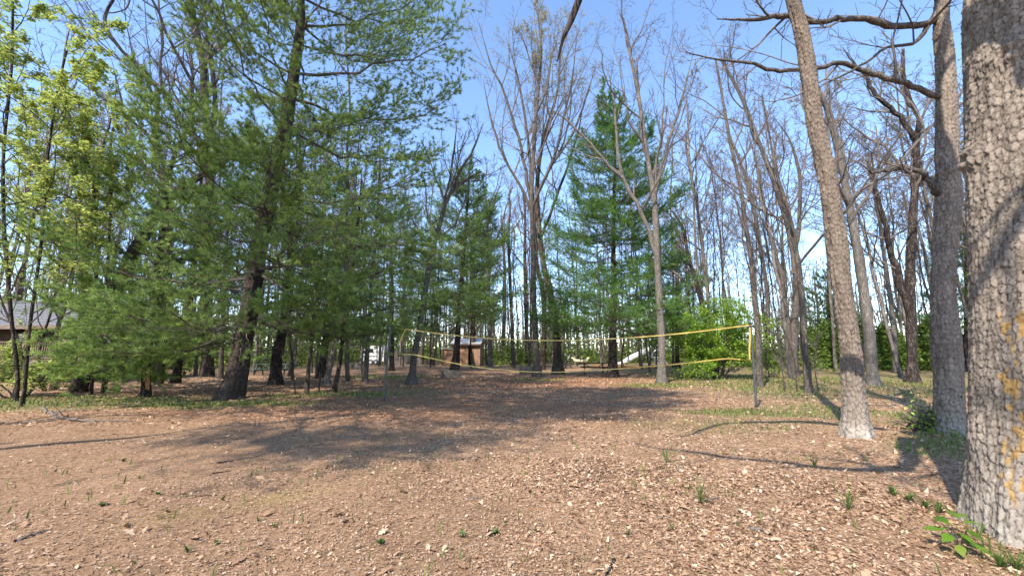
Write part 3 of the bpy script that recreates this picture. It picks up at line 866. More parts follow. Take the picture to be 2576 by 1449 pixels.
# ------------------------------------------------------------------ centre
bare_tree("clearing_tree", "pale straight trunk in front of the right-hand pine, its foot ringed with grass",
          [(1665,962,25),(1666,887,19),(1660,777,18),(1653,644,17),(1645,500,13),(1623,360,11),(1608,250,10),(1588,150,8),(1568,50,6)], 19, 'pale', seed=22, counts=(10,6,5,4), cs=0.42, ang=(0.6,.2), wig=.17,
          limbs=[[(1655,660,13),(1640,600,12),(1608,525,11),(1568,450,9),(1553,350,8),(1543,250,6),(1530,180,4)], [(1570,452,8),(1535,420,7),(1488,365,6),(1408,290,5),(1370,265,3)], [(1645,500,10),(1662,420,9),(1690,330,8),(1720,230,6),(1745,130,4)]])
FAN = [(0.30, 0.25, 0.09), (0.42, 0.36, 0.16)]
bare_tree("fan_tree", "tall grey tree in mid clearing whose many stems fan upwards with yellowish buds",
          [(1352,949,21),(1348,880,16),(1345,821,14),(1341,644,12),(1337,504,11),(1342,400,9),(1352,252,8),(1362,126,6),(1352,25,4)], 24, 'grey', seed=23, counts=(10,7,6,6), cs=0.5, ang=(0.45,.15), up=0.16, wig=.12,
          limbs=[[(1337,520,9),(1325,440,8),(1299,327,7),(1276,252,6),(1236,166,5),(1205,60,3)], [(1338,470,8),(1330,380,7),(1320,290,6),(1300,190,5),(1272,90,3)], [(1340,520,8),(1365,460,8),(1392,403,7),(1417,302,6),(1440,200,5),(1450,90,3)], [(1385,420,6),(1440,340,6),(1463,282,5),(1495,176,3)],
                 [(1339,540,8),(1310,470,7),(1270,400,6),(1235,300,5),(1215,200,3)]], buds=(5000, 0.09, FAN))
bare_tree("swept_tree", "brown trunk curving up into the fanning tree, beside the dark leaning trunk", [(1404,942,28),(1402,900,22),(1399,821,19),(1383,732,17),(1366,660,14),(1355,560,12),(1352,450,10),(1370,340,8),(1400,240,6),(1410,130,4)], 23, 'brown', seed=24, counts=(9,6,5,4), cs=0.5, ang=(0.5,.15), up=.14,
          buds=(2500, 0.09, FAN), limbs=[[(1360,600,8),(1390,520,7),(1425,430,6),(1455,330,5),(1470,250,3)]])
bare_tree("black_trunk_tree", "black slim trunk between the fanning tree and the brown curved trunk", [(1365,931,14),(1368,821,12),(1363,719,11),(1352,679,10),(1347,600,9),(1340,480,6)], 18, 'dark', seed=25, counts=(8,5,4,4), cs=0.5, twig='twigdark')
bare_tree("dark_pole_tree", "thin dark upright trunk left of the fanning tree", [(1328,918,11),(1323,777,9),(1320,644,8),(1318,500,6)], 22, 'dark', seed=26, counts=(8,5,4,4), cs=0.5)
bare_tree("grey_pole_tree", "thin grey upright trunk right of the left-hand pine pair", [(1292,927,10),(1288,821,9),(1283,700,8),(1280,560,6)], 20, 'grey', seed=27, counts=(8,5,4,4), cs=0.5)
bare_tree("pitside_tree", "thin pale trunk right of the tan hut", [(1233,923,12),(1229,769,10),(1226,640,9),(1222,500,6)], 21, 'pale', seed=28, counts=(8,5,4,4), cs=0.5)
bare_tree("hutside_tree", "slim grey trunk standing further right of the tan hut", [(1263,911,10),(1269,806,9),(1270,690,8),(1262,560,6)], 24, 'grey', seed=29, counts=(8,5,4,4), cs=0.5)
bare_tree("bowed_tree", "grey trunk bowing to the right beside the net's left-hand pole, forked above",
          [(1034,966,27),(1038,935,19),(1041,906,16),(1054,831,15),(1064,769,14),(1076,694,13),(1086,644,12),(1105,569,11),(1140,479,9),(1175,452,7),(1211,431,3)], 10.4, 'grey', seed=30, counts=(9,6,6,4), cs=0.55, wig=.15,
          limbs=[[(1138,485,7),(1155,438,7),(1186,383,6),(1216,312,4)], [(1105,569,7),(1120,500,6),(1140,400,5),(1150,300,4)]])
bare_tree("court_tree", "slim straight grey trunk left of the net's left-hand pole", [(918,963,14),(926,856,11),(930,800,10),(936,700,9),(948,560,7),(955,430,5)], 14, 'grey', seed=31, counts=(9,5,5,4), cs=0.45)
LIME = [(0.20, 0.27, 0.035), (0.36, 0.40, 0.05), (0.46, 0.44, 0.07)]
bare_tree("leafing_sapling", "slim sapling with yellow-green new leaves in front of the pine trunks", [(771,990,11),(776,930,10),(781,881,9),(790,800,7),(800,700,5),(815,610,3)], 5.6, 'brown', seed=32, counts=(12,5,4,3), cs=0.25, ang=(1.1,.2), up=0.02, leaves=(1100, 0.10, LIME, .7), ratio=.28)
bare_tree("paired_trunk_tree", "light grey leaning trunk close beside a dark pine trunk", [(821,968,19),(830,920,15),(838,890,14),(846,850,12),(860,740,10),(880,600,8)], 13, 'pale', seed=33, counts=(8,5,4,4), cs=0.5)
bare_tree("slanting_sapling", "thin brown trunk slanting right out of the leaf litter, left of the court", [(841,988,13),(850,940,11),(856,906,10),(861,856,10),(866,794,10),(879,731,9),(890,640,8),(905,520,6)], 9, 'dark', seed=34, counts=(9,6,5,4), cs=0.35, leaves=(350,.09,LIME,.7))
# ------------------------------------------------------------------ pines
NEARC = [(0.120, 0.205, 0.050), (0.33, 0.435, 0.105)]
prof1 = lambda h: 5.4 * np.clip(np.interp(h, [0, .1, .3, .6, .82, 1], [.8, .95, 1.0, 1.05, .9, .2]), 0.05, 1.1)
pine_tree("pine_tree", "huge dark pine with broad drooping boughs dominating the left half",
          [(580,1002,78),(592,960,62),(603,900,54),(615,840,50),(640,700,46),(652,620,44),(668,540,40),(690,440,38),(708,370,36),(728,260,32),(745,150,28),(757,50,24)], 20.5, prof1, seed=41, key='near', cols=NEARC, K=36, wn_=.0125, ln_=.135,
          nb=60, z0=2.8, whorl=4, reach=lambda az, h: 1 - .60 * np.clip(-np.sin(az), 0, 1) * np.clip((h - 4) / 5, 0, 1), dead=30, near={'zc': 11, 'g': (70, 330, 0.06, 0.16, 0.022, PAL_PINE)}, bias=(rad(195), .12), droop=0.12,
          extra=[(3.0, rad(205), 4.2, rad(-6)), (2.4, rad(235), 4.0, rad(-14)), (5.6, rad(180), 3.4, rad(0)), (6.3, rad(150), 3.6, rad(2)), (8.3, rad(200), 4.0, rad(6)), (3.6, rad(120), 4.2, rad(-8)), (3.2, rad(75), 5.0, rad(-12)), (4.5, rad(95), 5.6, rad(-16)), (7.2, rad(95), 6.0, rad(-20))])
prof1b = lambda h: 3.9 * np.clip(np.interp(h, [0, .1, .4, .75, 1], [.8, 1, .95, .7, .2]), 0.05, 1)
pine_tree("pine_tree", "leaning pine at the far left whose boughs sweep down to the ground",
          [(195,987,48),(240,890,44),(285,755,46),(310,690,44),(350,615,38),(425,500,30),(500,445,20),(570,405,12)], 10.6, prof1b, seed=42, key='near', cols=NEARC, reach=lambda az, h: .28 + .72 * np.clip(np.cos(az - rad(110)) * 1.3 + .25, 0, 1), K=36, wn_=.0125, ln_=.135, mat='dark', nb=15, z0=2.4, whorl=3, dead=16, droop=0.30,
          near={'zc': 8, 'g': (50, 190, 0.07, 0.13, 0.02, PAL_PINE)},
          extra=[(1.9, rad(128), 3.8, rad(-15)), (2.3, rad(108), 4.4, rad(-12)), (3.4, rad(125), 4.2, rad(-8)), (2.7, rad(96), 4.6, rad(-10)), (1.5, rad(118), 4.0, rad(-12)), (4.2, rad(136), 3.6, rad(-6))])
profs = lambda w: (lambda h: w * np.clip(np.interp(h, [0, .12, .3, .6, .82, 1], [.7, 1, .98, .85, .5, .06]), 0.03, 1))
pine_tree("pine_tree", "dark pine trunk right of the biggest pine, in front of the green picnic table",
          [(694,968,42),(695,930,31),(696,894,28),(709,844,27),(722,750,26),(727,690,25),(738,600,22),(748,500,19)], 14, profs(3.8), seed=43, nb=30, whorl=3, z0=2.4, dead=26, droop=.2)
pine_tree("pine_tree", "dark pine trunk hung with dead branches right of the leafing sapling",
          [(806,951,24),(812,910,20),(822,850,19),(835,760,18),(848,650,16),(855,560,14)], 13, profs(3.6), seed=44, nb=28, whorl=3, z0=2.6, dead=34, droop=.2)
pine_tree("pine_tree", "left-of-centre pine behind the low plank backstop", [(1143,933,26),(1147,905,20),(1150,870,15),(1154,794,12),(1164,669,10),(1172,560,8),(1180,440,5)], 18.0, profs(4.7), seed=45, nb=84, whorl=4, z0=4.0, dead=14, droop=.05)
pine_tree("pine_tree", "slim dark pine at the right of the left-of-centre pair, before the tan hut", [(1191,920,13),(1191,850,11),(1190,769,10),(1186,656,9),(1190,540,6)], 17.5, profs(4.1), seed=46, nb=58, whorl=3, z0=5, dead=10)
pine_tree("pine_tree", "bright green cone-shaped pine right of centre beside the dark picnic table",
          [(1542,948,28),(1542,915,21),(1542,843,17),(1545,732,15),(1543,644,12),(1545,500,9),(1547,380,6)], 20.5, lambda h: 4.5 * np.interp(h, [0, .12, .3, .5, .7, .85, 1], [.9, 1, .95, .9, .68, .36, .05]), seed=47, nb=112, whorl=4, z0=2.9, dead=12,
          cols=[(0.080, 0.180, 0.040), (0.21, 0.36, 0.072)], key='bright', extra=[(3.3, rad(190), 4.4, rad(2)), (3.1, rad(230), 4.6, rad(0)), (3.4, rad(150), 4.2, rad(3)), (3.2, rad(100), 4.6, rad(0)), (5.2, rad(260), 5.0, rad(0)), (5.6, rad(210), 4.4, rad(4)), (3.8, rad(270), 4.8, rad(-3))])
pine_tree("pine_tree", "small dark pine showing behind the pale trunk and the green shrub", [(1705,925,12),(1703,800,10),(1700,650,6)], 11.5, profs(4.2), seed=48, nb=40, z0=2.5, Y=40)
pine_tree("pine_tree", "distant pine showing between the stout knotty tree and the big oak", [(2432,925,14),(2430,760,11),(2428,620,7)], 13.5, profs(3.2), seed=49, nb=40, z0=3.0, Y=33)
pine_tree("pine_tree", "distant pine showing between the scaly leaning trunk and the netside trees", [(2085,925,12),(2085,800,10),(2083,700,7)], 10.5, profs(3.0), seed=50, nb=36, z0=3.0, Y=46)
pine_tree("pine_tree", "pine behind the trailer, its low boughs hanging over it", [(985,925,14),(985,800,11),(985,680,8)], 15, profs(5.2), seed=51, nb=44, z0=3.2, Y=34)
# ------------------------------------------------------------------ leafy trees on the left
MAPLE = [(0.24, 0.34, 0.07), (0.40, 0.48, 0.11), (0.56, 0.56, 0.16)]
MAPLE2 = [(0.18, 0.29, 0.05), (0.33, 0.42, 0.08), (0.48, 0.50, 0.11)]
bare_tree("maple_tree", "young maple with yellow-green leaves at the frame's left edge", [(40,1010,13),(28,800,12),(12,600,11),(8,400,10),(30,150,8),(32,0,7)], 15, 'dark', seed=60, counts=(22,5,4,3), cs=0.16, ang=(1.05,.2), up=.03, leaves=(14000, .115, MAPLE, .7), ratio=.33, twig='twigdark')
bare_tree("maple_tree", "slim maple with yellow-green leaves between the edge maple and the mossy trunk", [(128,985,10),(150,806,14),(172,744,14),(180,694,13),(195,560,11),(215,400,9),(225,250,6)], 12.5, 'grey', seed=61, counts=(20,5,4,3), cs=0.2, ang=(1.0,.2), up=.03, leaves=(11000, .11, MAPLE, .7), ratio=.36, twig='twigdark')
bare_tree("maple_tree", "leaning maple full of pale yellow-green leaves in the upper left, nearest of the maples", [(55,1024,12),(75,820,10),(105,600,9),(120,400,8),(150,200,6)], 11.5, 'dark', seed=59, counts=(24,5,4,3), cs=0.2, ang=(1.05,.2), up=.03, leaves=(13000, .105, MAPLE, .7), ratio=.36, twig='twigdark')
bare_tree("maple_tree", "thin dark maple with sparse green leaves left of the leaning pine", [(228,992,11),(232,850,9),(240,720,8),(240,560,8),(225,420,6)], 10.5, 'dark', seed=62, counts=(14,5,4,3), cs=0.25, ang=(0.95,.2), up=.04, leaves=(5000, .12, MAPLE2, .75), ratio=.28, twig='twigdark')
bare_tree("maple_tree", "thin dark maple stem behind the leaning pine with sparse leaves", [(262,985,13),(267,800,11),(270,706,10),(280,500,8),(285,325,6)], 13, 'dark', seed=63, counts=(12,5,4,3), cs=0.3, ang=(0.9,.2), leaves=(2600, .12, MAPLE2, .75), ratio=.26, twig='twigdark')
bare_tree("ash_tree", "grey mossy trunk in front of the cabin's porch end", [(205,965,30),(208,860,26),(210,769,25),(205,690,22),(220,560,18),(250,420,14)], 17, 'grey', seed=64, counts=(10,5,5,4), cs=0.4)
bare_tree("pale_leaning_tree", "pale smooth stem leaning right in front of the cabin porch", [(72,960,12),(85,919,14),(110,881,15),(130,819,14),(150,740,12),(175,640,9)], 11, 'pale', seed=65, counts=(9,5,4,3), cs=0.4, leaves=(900, .11, MAPLE2, .75))
bare_tree("tall_tree", "tall dark tree rising behind the biggest pine into the upper left sky", [(520,948,34),(518,760,28),(517,575,24),(528,440,23),(515,250,22),(510,150,22),(485,50,21),(478,0,20)], 25, 'dark', seed=66, counts=(11,6,5,4), cs=0.55, twig='twigdark', wig=.2,
          limbs=[[(528,400,14),(540,250,13),(530,130,11),(505,60,9),(470,20,7)], [(517,420,12),(480,300,11),(484,180,10),(470,100,8),(430,40,5)]])
bare_tree("arching_tree", "dark tree at upper left with a long limb arching across the sky", [(400,968,22),(405,800,20),(420,640,18),(420,475,16),(400,430,14),(395,300,12),(395,225,11),(340,165,11),(300,120,11),(265,60,11),(264,40,10),(285,0,9)], 17, 'dark', seed=67, counts=(10,6,5,4), cs=0.45, twig='twigdark', wig=.2,
          limbs=[[(420,470,12),(385,355,11),(325,300,10),(265,250,9),(200,205,7),(140,165,5)], [(418,500,10),(360,410,9),(325,325,8),(300,230,6),(280,150,4)]])
bare_tree("torn_bark_tree", "broken-barked trunk with orange torn wood at its foot, left of the biggest pine", [(366,996,28),(367,960,24),(367,939,23),(370,901,22),(386,819,19),(392,694,19),(410,560,16),(425,430,13)], 14, 'dark', seed=68, counts=(9,5,5,3), cs=0.45, twig='twigdark')
bare_tree("dark_footed_tree", "black-footed trunk in the leaf litter left of the biggest pine", [(439,965,32),(444,940,24),(450,914,21),(462,850,19),(475,760,17),(490,640,14)], 15, 'dark', seed=69, counts=(9,5,4,3), cs=0.5, twig='twigdark')
bare_tree("grey_stub_tree", "small grey trunk just left of the black-footed trunk", [(407,962,14),(411,900,11),(420,800,10),(430,680,8)], 11, 'grey', seed=70, counts=(8,5,4,3), cs=0.4)
bare_tree("shaded_trunk_tree", "slim grey trunk close at the left of the biggest pine's foot", [(553,955,16),(557,900,12),(560,800,11),(566,650,9)], 15, 'grey', seed=71, counts=(8,5,4,3), cs=0.45)
for i, (pts, lab) in enumerate([([(95,970,9),(100,880,8),(135,760,7),(155,640,5)], "dark sapling leaning right across the cabin's porch railing"),
                 ([(64,985,9),(58,900,9),(40,840,8),(5,760,7)], "dark sapling leaning left across the cabin's porch")]):
    bare_tree("sapling", lab, pts, 6.5, 'dark', seed=80 + i, counts=(9,5,4,3), cs=0.4, ang=(0.8,.2), leaves=(500, .11, MAPLE2, .75), twig='twigdark')
# torn wood on the broken-barked trunk
tb = bpy.data.objects["torn_bark_tree"]
rng = np.random.default_rng(7); mb = MB()
bpos = np.array(tb.location); tocam = nrm(-np.array([bpos[0], bpos[1], 0]))
side = np.cross(tocam, [0, 0, 1.0])
for k in range(26):
    z = rng.uniform(0.35, 1.0); s = rng.normal(0.02, 0.07); ln = rng.uniform(0.08, 0.28); w = rng.uniform(0.015, 0.035)
    c = tocam * 0.185 + side * s + np.array([0, 0, z])
    v = [c - side*w + [0,0,-ln*.5], c + side*w + [0,0,-ln*.45], c + side*w*.6 + tocam*.03 + [0,0,ln*.5], c - side*w*.7 + tocam*.02 + [0,0,ln*.45]]
    mb.add(v, [[0,1,2,3]])
    mb.add(np.array(v) - tocam * 0.05, [[3,2,1,0]])
mb.build("torn_wood", plain_mat("torn_wood", (0.42, 0.20, 0.08), 0.8, 0.4, 20), tb, smooth=False)
# ------------------------------------------------------------------ trees out of frame whose shade lies across the clearing
def free_pts(x, y, H, w):   # trunk standing at (x, y), given as pixels only to reuse the builder
    return None
def free_tree(name, label, x, y, H, r, seed, **kw):
    rng = np.random.default_rng(seed)
    n = 14
    P = np.stack([x + np.cumsum(rng.normal(0, .07, n)), y + np.cumsum(rng.normal(0, .07, n)), np.linspace(-.15, H, n)], -1)
    R = np.linspace(r, 0.04, n)
    base = np.array([x, y, float(gz(x, y))])
    mat = kw.get('mat', 'grey'); twig = kw.get('twig', 'twig'); counts = kw.get('counts', (10, 6, 5, 4)); cs = kw.get('cs', .4)
    o = thing(name, base, label, "tree", kw.get('group'))
    v, q, Pt, Rt = plain_trunk(P, R, kw.get('sides', 10), rng)
    MB().add(v - base, q).build("trunk", M[mat], o)
    rmin = kw.get('rmin', .006); up = kw.get('up', .1); wig = kw.get('wig', .16)
    mb = MB()
    l1, r1 = grow(rng, Pt[None], Rt[None], counts[0], cs, .99, kw.get('ratio', .33), kw.get('ang', (.7, .2)), 9, up, wig * .8, .6, rmin * 2, lfall=.6)
    v, q = tubes(l1, r1, 4); mb.add(v - base, q)
    l2, r2 = grow(rng, l1, r1, counts[1], .18, 1, .42, (.75, .22), 6, up, wig, .6, rmin * 1.5)
    v, q = tubes(l2, r2, 3); mb.add(v - base, q)
    l3, r3 = grow(rng, l2, r2, counts[2], .15, 1, .45, (.75, .25), 4, up, wig, .6, rmin)
    v, q = tubes(l3, r3, 3); mb.add(v - base, q)
    ends = l3
    if counts[3]:
        l4, r4 = grow(rng, l3, r3, counts[3], .15, 1, .5, (.75, .3), 3, up * .6, wig, .6, rmin * .9)
        v, q = tubes(l4, r4, 3); mb.add(v - base, q); ends = l4
    mb.build("crown", M[twig], o)
    if kw.get('buds'):
        nb, size, cols = kw['buds']
        k = rng.integers(0, len(ends), nb); s = rng.integers(1, ends.shape[1], nb)
        v, f, c = leaf_quads(rng, ends[k, s], size, cols, flat=.2)
        MB().add(v - base, f, c).build("buds", M['leaf'], o, colors=True, smooth=False)["kind"] = "stuff"
    return o
def leaning_pine(label, x, y, H, r, seed, w, z0, nb, lean):
    rng = np.random.default_rng(seed); n = 14; t = np.linspace(0, 1, n)
    P = np.stack([x + lean * t ** 1.6, y + .2 * np.sin(t * 5), H * t], -1); R = np.linspace(r, .03, n)
    return pine_tree("pine_tree", label, None, H, lambda h: w * np.interp((h - z0 / H) / (1 - z0 / H), [0, .15, .6, 1], [.8, 1, .8, .15]), seed=seed, nb=nb, z0=z0, path=(P, R), sides=10)
leaning_pine("leaning pine left of the camera whose crown shades the clearing", -13.6, 1.4, 19.5, .13, 91, 5.6, 10.3, 70, 8.2)
free_tree("oak_tree", "bare oak standing behind the camera to the left", -17.0, 0.0, 17, .36, 92, cs=.3, ang=(.9, .2), wig=.22, counts=(10, 5, 4, 2))
free_tree("oak_tree", "bare oak standing behind the camera", -3.2, -9.8, 18, .33, 93, cs=.35, ang=(.9, .2), wig=.22, counts=(9, 5, 4, 2))
free_tree("oak_tree", "bare oak standing right of the big oak outside the frame", 9.5, 0.5, 18, .35, 94, cs=.35, ang=(.9, .2), wig=.22, counts=(9, 5, 4, 2))

# ------------------------------------------------------------------ background trees, one by one
rng = np.random.default_rng(123)
protos = []
BUD = [(0.30, 0.25, 0.10), (0.40, 0.33, 0.17)]
for k in range(6):
    t = free_tree("background_tree", "thin bare grey tree among many in the wood behind the clearing", 0, 60 + k, 15 + 1.6 * k, .09 + .018 * (k % 3), 300 + k, sides=7, rmin=.010, counts=((9, 6, 6, 4), (8, 6, 6, 4), (11, 5, 6, 4))[k % 3],
                  cs=(.35, .5, .42)[k % 3], ang=(.62 + .14 * (k % 3), .22), up=.085, wig=.2, mat=('far', 'grey', 'far', 'brown', 'far', 'grey')[k], group="bare trees in the wood behind the clearing",
                  buds=(500, .13, BUD) if k in (1, 4) else None)
    protos.append(t)
spots = []
tries = 0
while len(spots) < 190 and tries < 12000:
    tries += 1
    b = rad(rng.uniform(-56, 56)); r = rng.uniform(24, 56) if len(spots) < 118 else rng.uniform(34, 62)
    if b > rad(8) and rng.random() < .25: r = rng.uniform(22, 40)
    x, y = r * math.sin(b), r * math.cos(b)
    if y < 19: continue
    if -9 < x < 10 and y < 40: continue                       # open ground of the clearing
    if abs(x) < 14 and y < 46 and rng.random() < .5: continue
    if -8 < x < -3 and 42 < y < 50: continue                  # hut
    if -17 < x < -9 and 33 < y < 42: continue                 # trailer
    if x < -13 and y < 24: continue                           # cabin
    if 17 < x < 24 and y < 30: continue
    if 8.5 < x < 16.5 and y < 29: continue                    # big shrub
    if any((x - a) ** 2 + (y - c) ** 2 < 3.2 for a, c in spots): continue
    spots.append((x, y))
for i, (x, y) in enumerate(spots):
    t = protos[i] if i < 6 else copy_tree(protos[int(rng.integers(0, 6))])
    s = rng.uniform(.75, 1.2)
    t.location = (x, y, float(gz(x, y)) if y < 40 else -0.02); t.rotation_euler = (rng.normal(0, .035), rng.normal(0, .035), rng.uniform(0, 6.28)); t.scale = (s, s, s * rng.uniform(.9, 1.1))
    dx = CX + FPX * x / y
    zone = ("behind the cabin at far left", "behind the biggest pine and its neighbours", "above the green picnic table and white trailer", "beside the tan hut and the pine pair", "behind the fanning tree",
            "behind the cone-shaped pine and play tower", "behind the big green shrub", "behind the net's right-hand pole", "beyond the lawn behind the leaning scaly trunk", "beyond the lawn behind the stout knotty tree")[int(np.searchsorted([180, 560, 960, 1240, 1440, 1660, 1860, 1990, 2200], dx))]
    t["label"] = ("nearer" if y < 36 else "distant") + " thin bare tree " + zone

# far wood that reads as one mass
def far_wood():
    rng = np.random.default_rng(321); mb = MB()
    n = 820
    b = np.radians(rng.uniform(-64, 64, n)); r = rng.uniform(56, 115, n)
    x = r * np.sin(b); y = r * np.cos(b)
    H = rng.uniform(10, 17, n)
    H = H * np.where(r > 85, 1.0, 1.0)
    N = 6
    lean = rng.normal(0, .04, (n, 2))
    P = np.stack([np.stack([x + lean[:, 0] * H * s / 5 + rng.normal(0, .15, n) * (s > 0), y + lean[:, 1] * H * s / 5, H * s / 5 - .1], -1) for s in range(N)], 1)
    R = rng.uniform(.08, .2, n)[:, None] * np.linspace(1, .25, N)[None]
    v, q = tubes(P, R, 4); mb.add(v, q)
    l1, r1 = grow(rng, P, R, 7, .10, 1, .3, (.7, .25), 3, .12, .15, .6, .03); v, q = tubes(l1, r1, 3); mb.add(v, q)
    l2, r2 = grow(rng, l1, r1, 4, .2, 1, .55, (.7, .2), 2, .08, .15, .6, .024); v, q = tubes(l2, r2, 3); mb.add(v, q)
    o = mb.build("far_woods", M['far'])
    tag(o, "far bare wood closing the view behind the clearing", "woods", None, "stuff")
far_wood()

# green understory at the wood's edge, and the haze of opening buds above it
def understory():
    rng = np.random.default_rng(99)
    n = 3000
    b = np.radians(rng.uniform(-60, 58, n)); r = 30 + 60 * rng.random(n) ** .8
    x = r * np.sin(b); y = r * np.cos(b)
    keep = ~((np.abs(x - 0.5) < 10) & (y < 47)) & ~((x < -2.5) & (x > -9.5) & (y < 52)) & ~((x < -8) & (x > -21) & (y < 54)) & ~((x > 12) & (y < 33)) & (y > 24) & ~((x > 2) & (x < 22) & (y < 53))
    keep &= ~((x > 14) & (y > 12) & (y < 44) & (rng.random(n) < .8))
    x = x[keep]; y = y[keep]; r = r[keep]
    h = rng.gamma(1.7, 1.35, len(x)) + .5
    per = 34
    R = np.repeat(r, per); hh = np.repeat(h, per)
    pos = np.stack([np.repeat(x, per), np.repeat(y, per), hh * rng.random(len(hh)) ** .8], -1)
    pos[:, :2] += rng.normal(size=(len(hh), 2)) * (0.55 + .13 * hh[:, None])
    cols = [(0.075, 0.125, 0.022), (0.16, 0.23, 0.035), (0.28, 0.34, 0.055)]
    v, f, c = leaf_quads(rng, pos, .12 + .0046 * R, cols, .5)
    o = MB().add(v, f, c).build("undergrowth", M['leaf'], None, colors=True, smooth=False)
    tag(o, "pale green spring undergrowth along the edge of the far wood", "undergrowth", None, "stuff")
    n = 45000
    b = np.radians(rng.uniform(-62, 62, n)); r = rng.uniform(60, 112, n)
    cl = np.repeat(np.arange(n // 30), 30)[:n]; b = b[cl] + rng.normal(0, .014, n); r = r[cl] + rng.normal(0, 1.2, n)
    z = np.repeat(rng.uniform(2, 13, n // 30), 30)[:n] + rng.normal(0, .9, n)
    pos = np.stack([r * np.sin(b), r * np.cos(b), np.abs(z)], -1)
    v, f, c = leaf_quads(rng, pos, .2, [(0.20, 0.165, 0.13), (0.29, 0.25, 0.16), (0.33, 0.30, 0.17)], .1)
    o = MB().add(v, f, c).build("far_bud_foliage", M['leaf'], None, colors=True, smooth=False)
    tag(o, "brownish haze of opening buds in the far wood", "foliage", None, "stuff")
understory()

# evergreen hedge on the right
def hedge():
    rng = np.random.default_rng(71)
    a = np.array([W(2035, 925, 41)[0], 41.0]); b = np.array([W(2500, 925, 33)[0], 33.0])
    base = np.array([*((a + b) / 2), 0.0])
    o = thing("evergreen_hedge", base, "tall soft green evergreen hedge beyond the lawn", "hedge")
    n = 19000
    t = rng.random(n); p = a[None] * (1 - t[:, None]) + b[None] * t[:, None]
    nd = np.array([-(b - a)[1], (b - a)[0]]); nd = nd / np.linalg.norm(nd)
    top = 2.7 + 2.3 * vnoise(t * 40, t * 0, 2.2, 4) + .4 * np.sin(t * 60)
    z = top * rng.random(n) ** .85
    wd = 1.15 * np.sqrt(np.clip(1 - (z / (top + .3)) ** 2, .05, 1)) * (.8 + .5 * vnoise(t * 60, z, 1.2, 6))
    s = np.where(rng.random(n) < .8, -1, 1) * (1 - rng.random(n) ** 2 * .5)
    # towards the camera side
    if np.dot(nd, -base[:2]) > 0: s = -s
    q = p + nd[None] * (s * wd)[:, None]
    pos = np.stack([q[:, 0], q[:, 1], z], -1)
    v, f, c = leaf_quads(rng, pos, .26, [(0.07, 0.14, 0.03), (0.17, 0.26, 0.05), (0.30, 0.38, 0.075)], .35)
    MB().add(v - base, f, c).build("foliage", M['leaf'], o, colors=True, smooth=False)
    m = 34; mb = MB()
    tt = (np.arange(m) + .5) / m
    P = np.stack([np.stack([a[0] * (1 - tt) + b[0] * tt, a[1] * (1 - tt) + b[1] * tt, np.full(m, zz)], -1) for zz in (-.1, 1.5, 3.0)], 1)
    v, qd = tubes(P, np.repeat(np.array([[.07, .05, .02]]), m, 0), 5); mb.add(v - base, qd)
    br, rr = grow(rng, P, np.repeat(np.array([[.07, .05, .02]]), m, 0), 14, .1, 1, .35, (1.2, .2), 4, .05, .1, .5, .012); v, qd = tubes(br, rr, 3); mb.add(v - base, qd)
    mb.build("stems", M['twigdark'], o)
hedge()

# bright green shrub in the middle right
def leafy_shrub(name, label, base, wx, h, n, size, cols, seed, nst=14, lean=0.5):
    rng = np.random.default_rng(seed); base = np.array(base, float); base[2] = float(gz(base[0], base[1]))
    o = thing(name, base, label, "shrub")
    az = rng.uniform(0, 6.28, nst); sp = rng.uniform(.1, 1, nst) * wx * .5
    top = np.stack([np.cos(az) * sp, np.sin(az) * sp * .8, h * (1 - .45 * (sp / (wx * .5)) ** 2) * rng.uniform(.75, 1, nst)], -1)
    st = np.stack([np.cos(az) * .15, np.sin(az) * .15, np.full(nst, -.05)], -1)
    N = 9; f = np.linspace(0, 1, N)[None, :, None]
    P = st[:, None] * (1 - f) + top[:, None] * f
    P[..., :2] = st[:, None, :2] + (top - st)[:, None, :2] * f ** 1.0
    P[:, 1:] += rng.normal(size=(nst, N - 1, 3)) * .05
    R = np.linspace(.035, .008, N)[None] * rng.uniform(.6, 1.2, (nst, 1))
    mb = MB(); v, q = tubes(P, R, 5); mb.add(v, q)
    s2, r2 = grow(rng, P, R, 9, .2, 1, .32, (1.0, .2), 6, .0, .12, .5, .006, flat=.5); v, q = tubes(s2, r2, 3); mb.add(v, q)
    s3, r3 = grow(rng, s2, r2, 5, .15, 1, .45, (.8, .2), 4, 0, .12, .6, .004, flat=.5); v, q = tubes(s3[:, ::3], r3[:, ::3], 3); mb.add(v, q)
    mb.build("stems", M['twigdark'], o)
    ends = s3; k = rng.integers(0, len(ends), n)
    pp, _, _ = sample(ends[k], np.ones((n, ends.shape[1])), rng.random((n, 1)))
    pos = pp[:, 0] + rng.normal(size=(n, 3)) * .08
    pos[:, 2] = np.maximum(pos[:, 2], .05)
    v, fc, c = leaf_quads(rng, pos, size, cols, .65)
    MB().add(v, fc, c).build("foliage", M['leaf'], o, colors=True, smooth=False)
    return o
SHR = [(0.15, 0.28, 0.03), (0.29, 0.44, 0.05), (0.42, 0.54, 0.08)]
leafy_shrub("leafy_shrub", "large bright green leafy shrub behind the net's right half", G(1808, 952), 8.0, 5.3, 24000, .125, SHR, 7, nst=34)
leafy_shrub("leafy_shrub", "low green skirt of bushes at the foot of the large shrub", G(1765, 958), 3.4, 1.3, 1500, .11, SHR, 8, nst=9)
leafy_shrub("leafy_shrub", "small green bush beside the net's right-hand pole", G(1940, 950), 1.6, 1.4, 420, .11, SHR, 9, nst=7)
leafy_shrub("leafy_shrub", "low yellow-green bush in front of the cabin at the left edge", G(45, 1000), 3.4, 2.7, 3000, .11, MAPLE, 10, nst=9)
leafy_shrub("leafy_shrub", "tangled shrub of bare stems and small leaves by the cabin's corner", G(125, 985), 2.0, 1.6, 380, .10, MAPLE2, 11, nst=10)
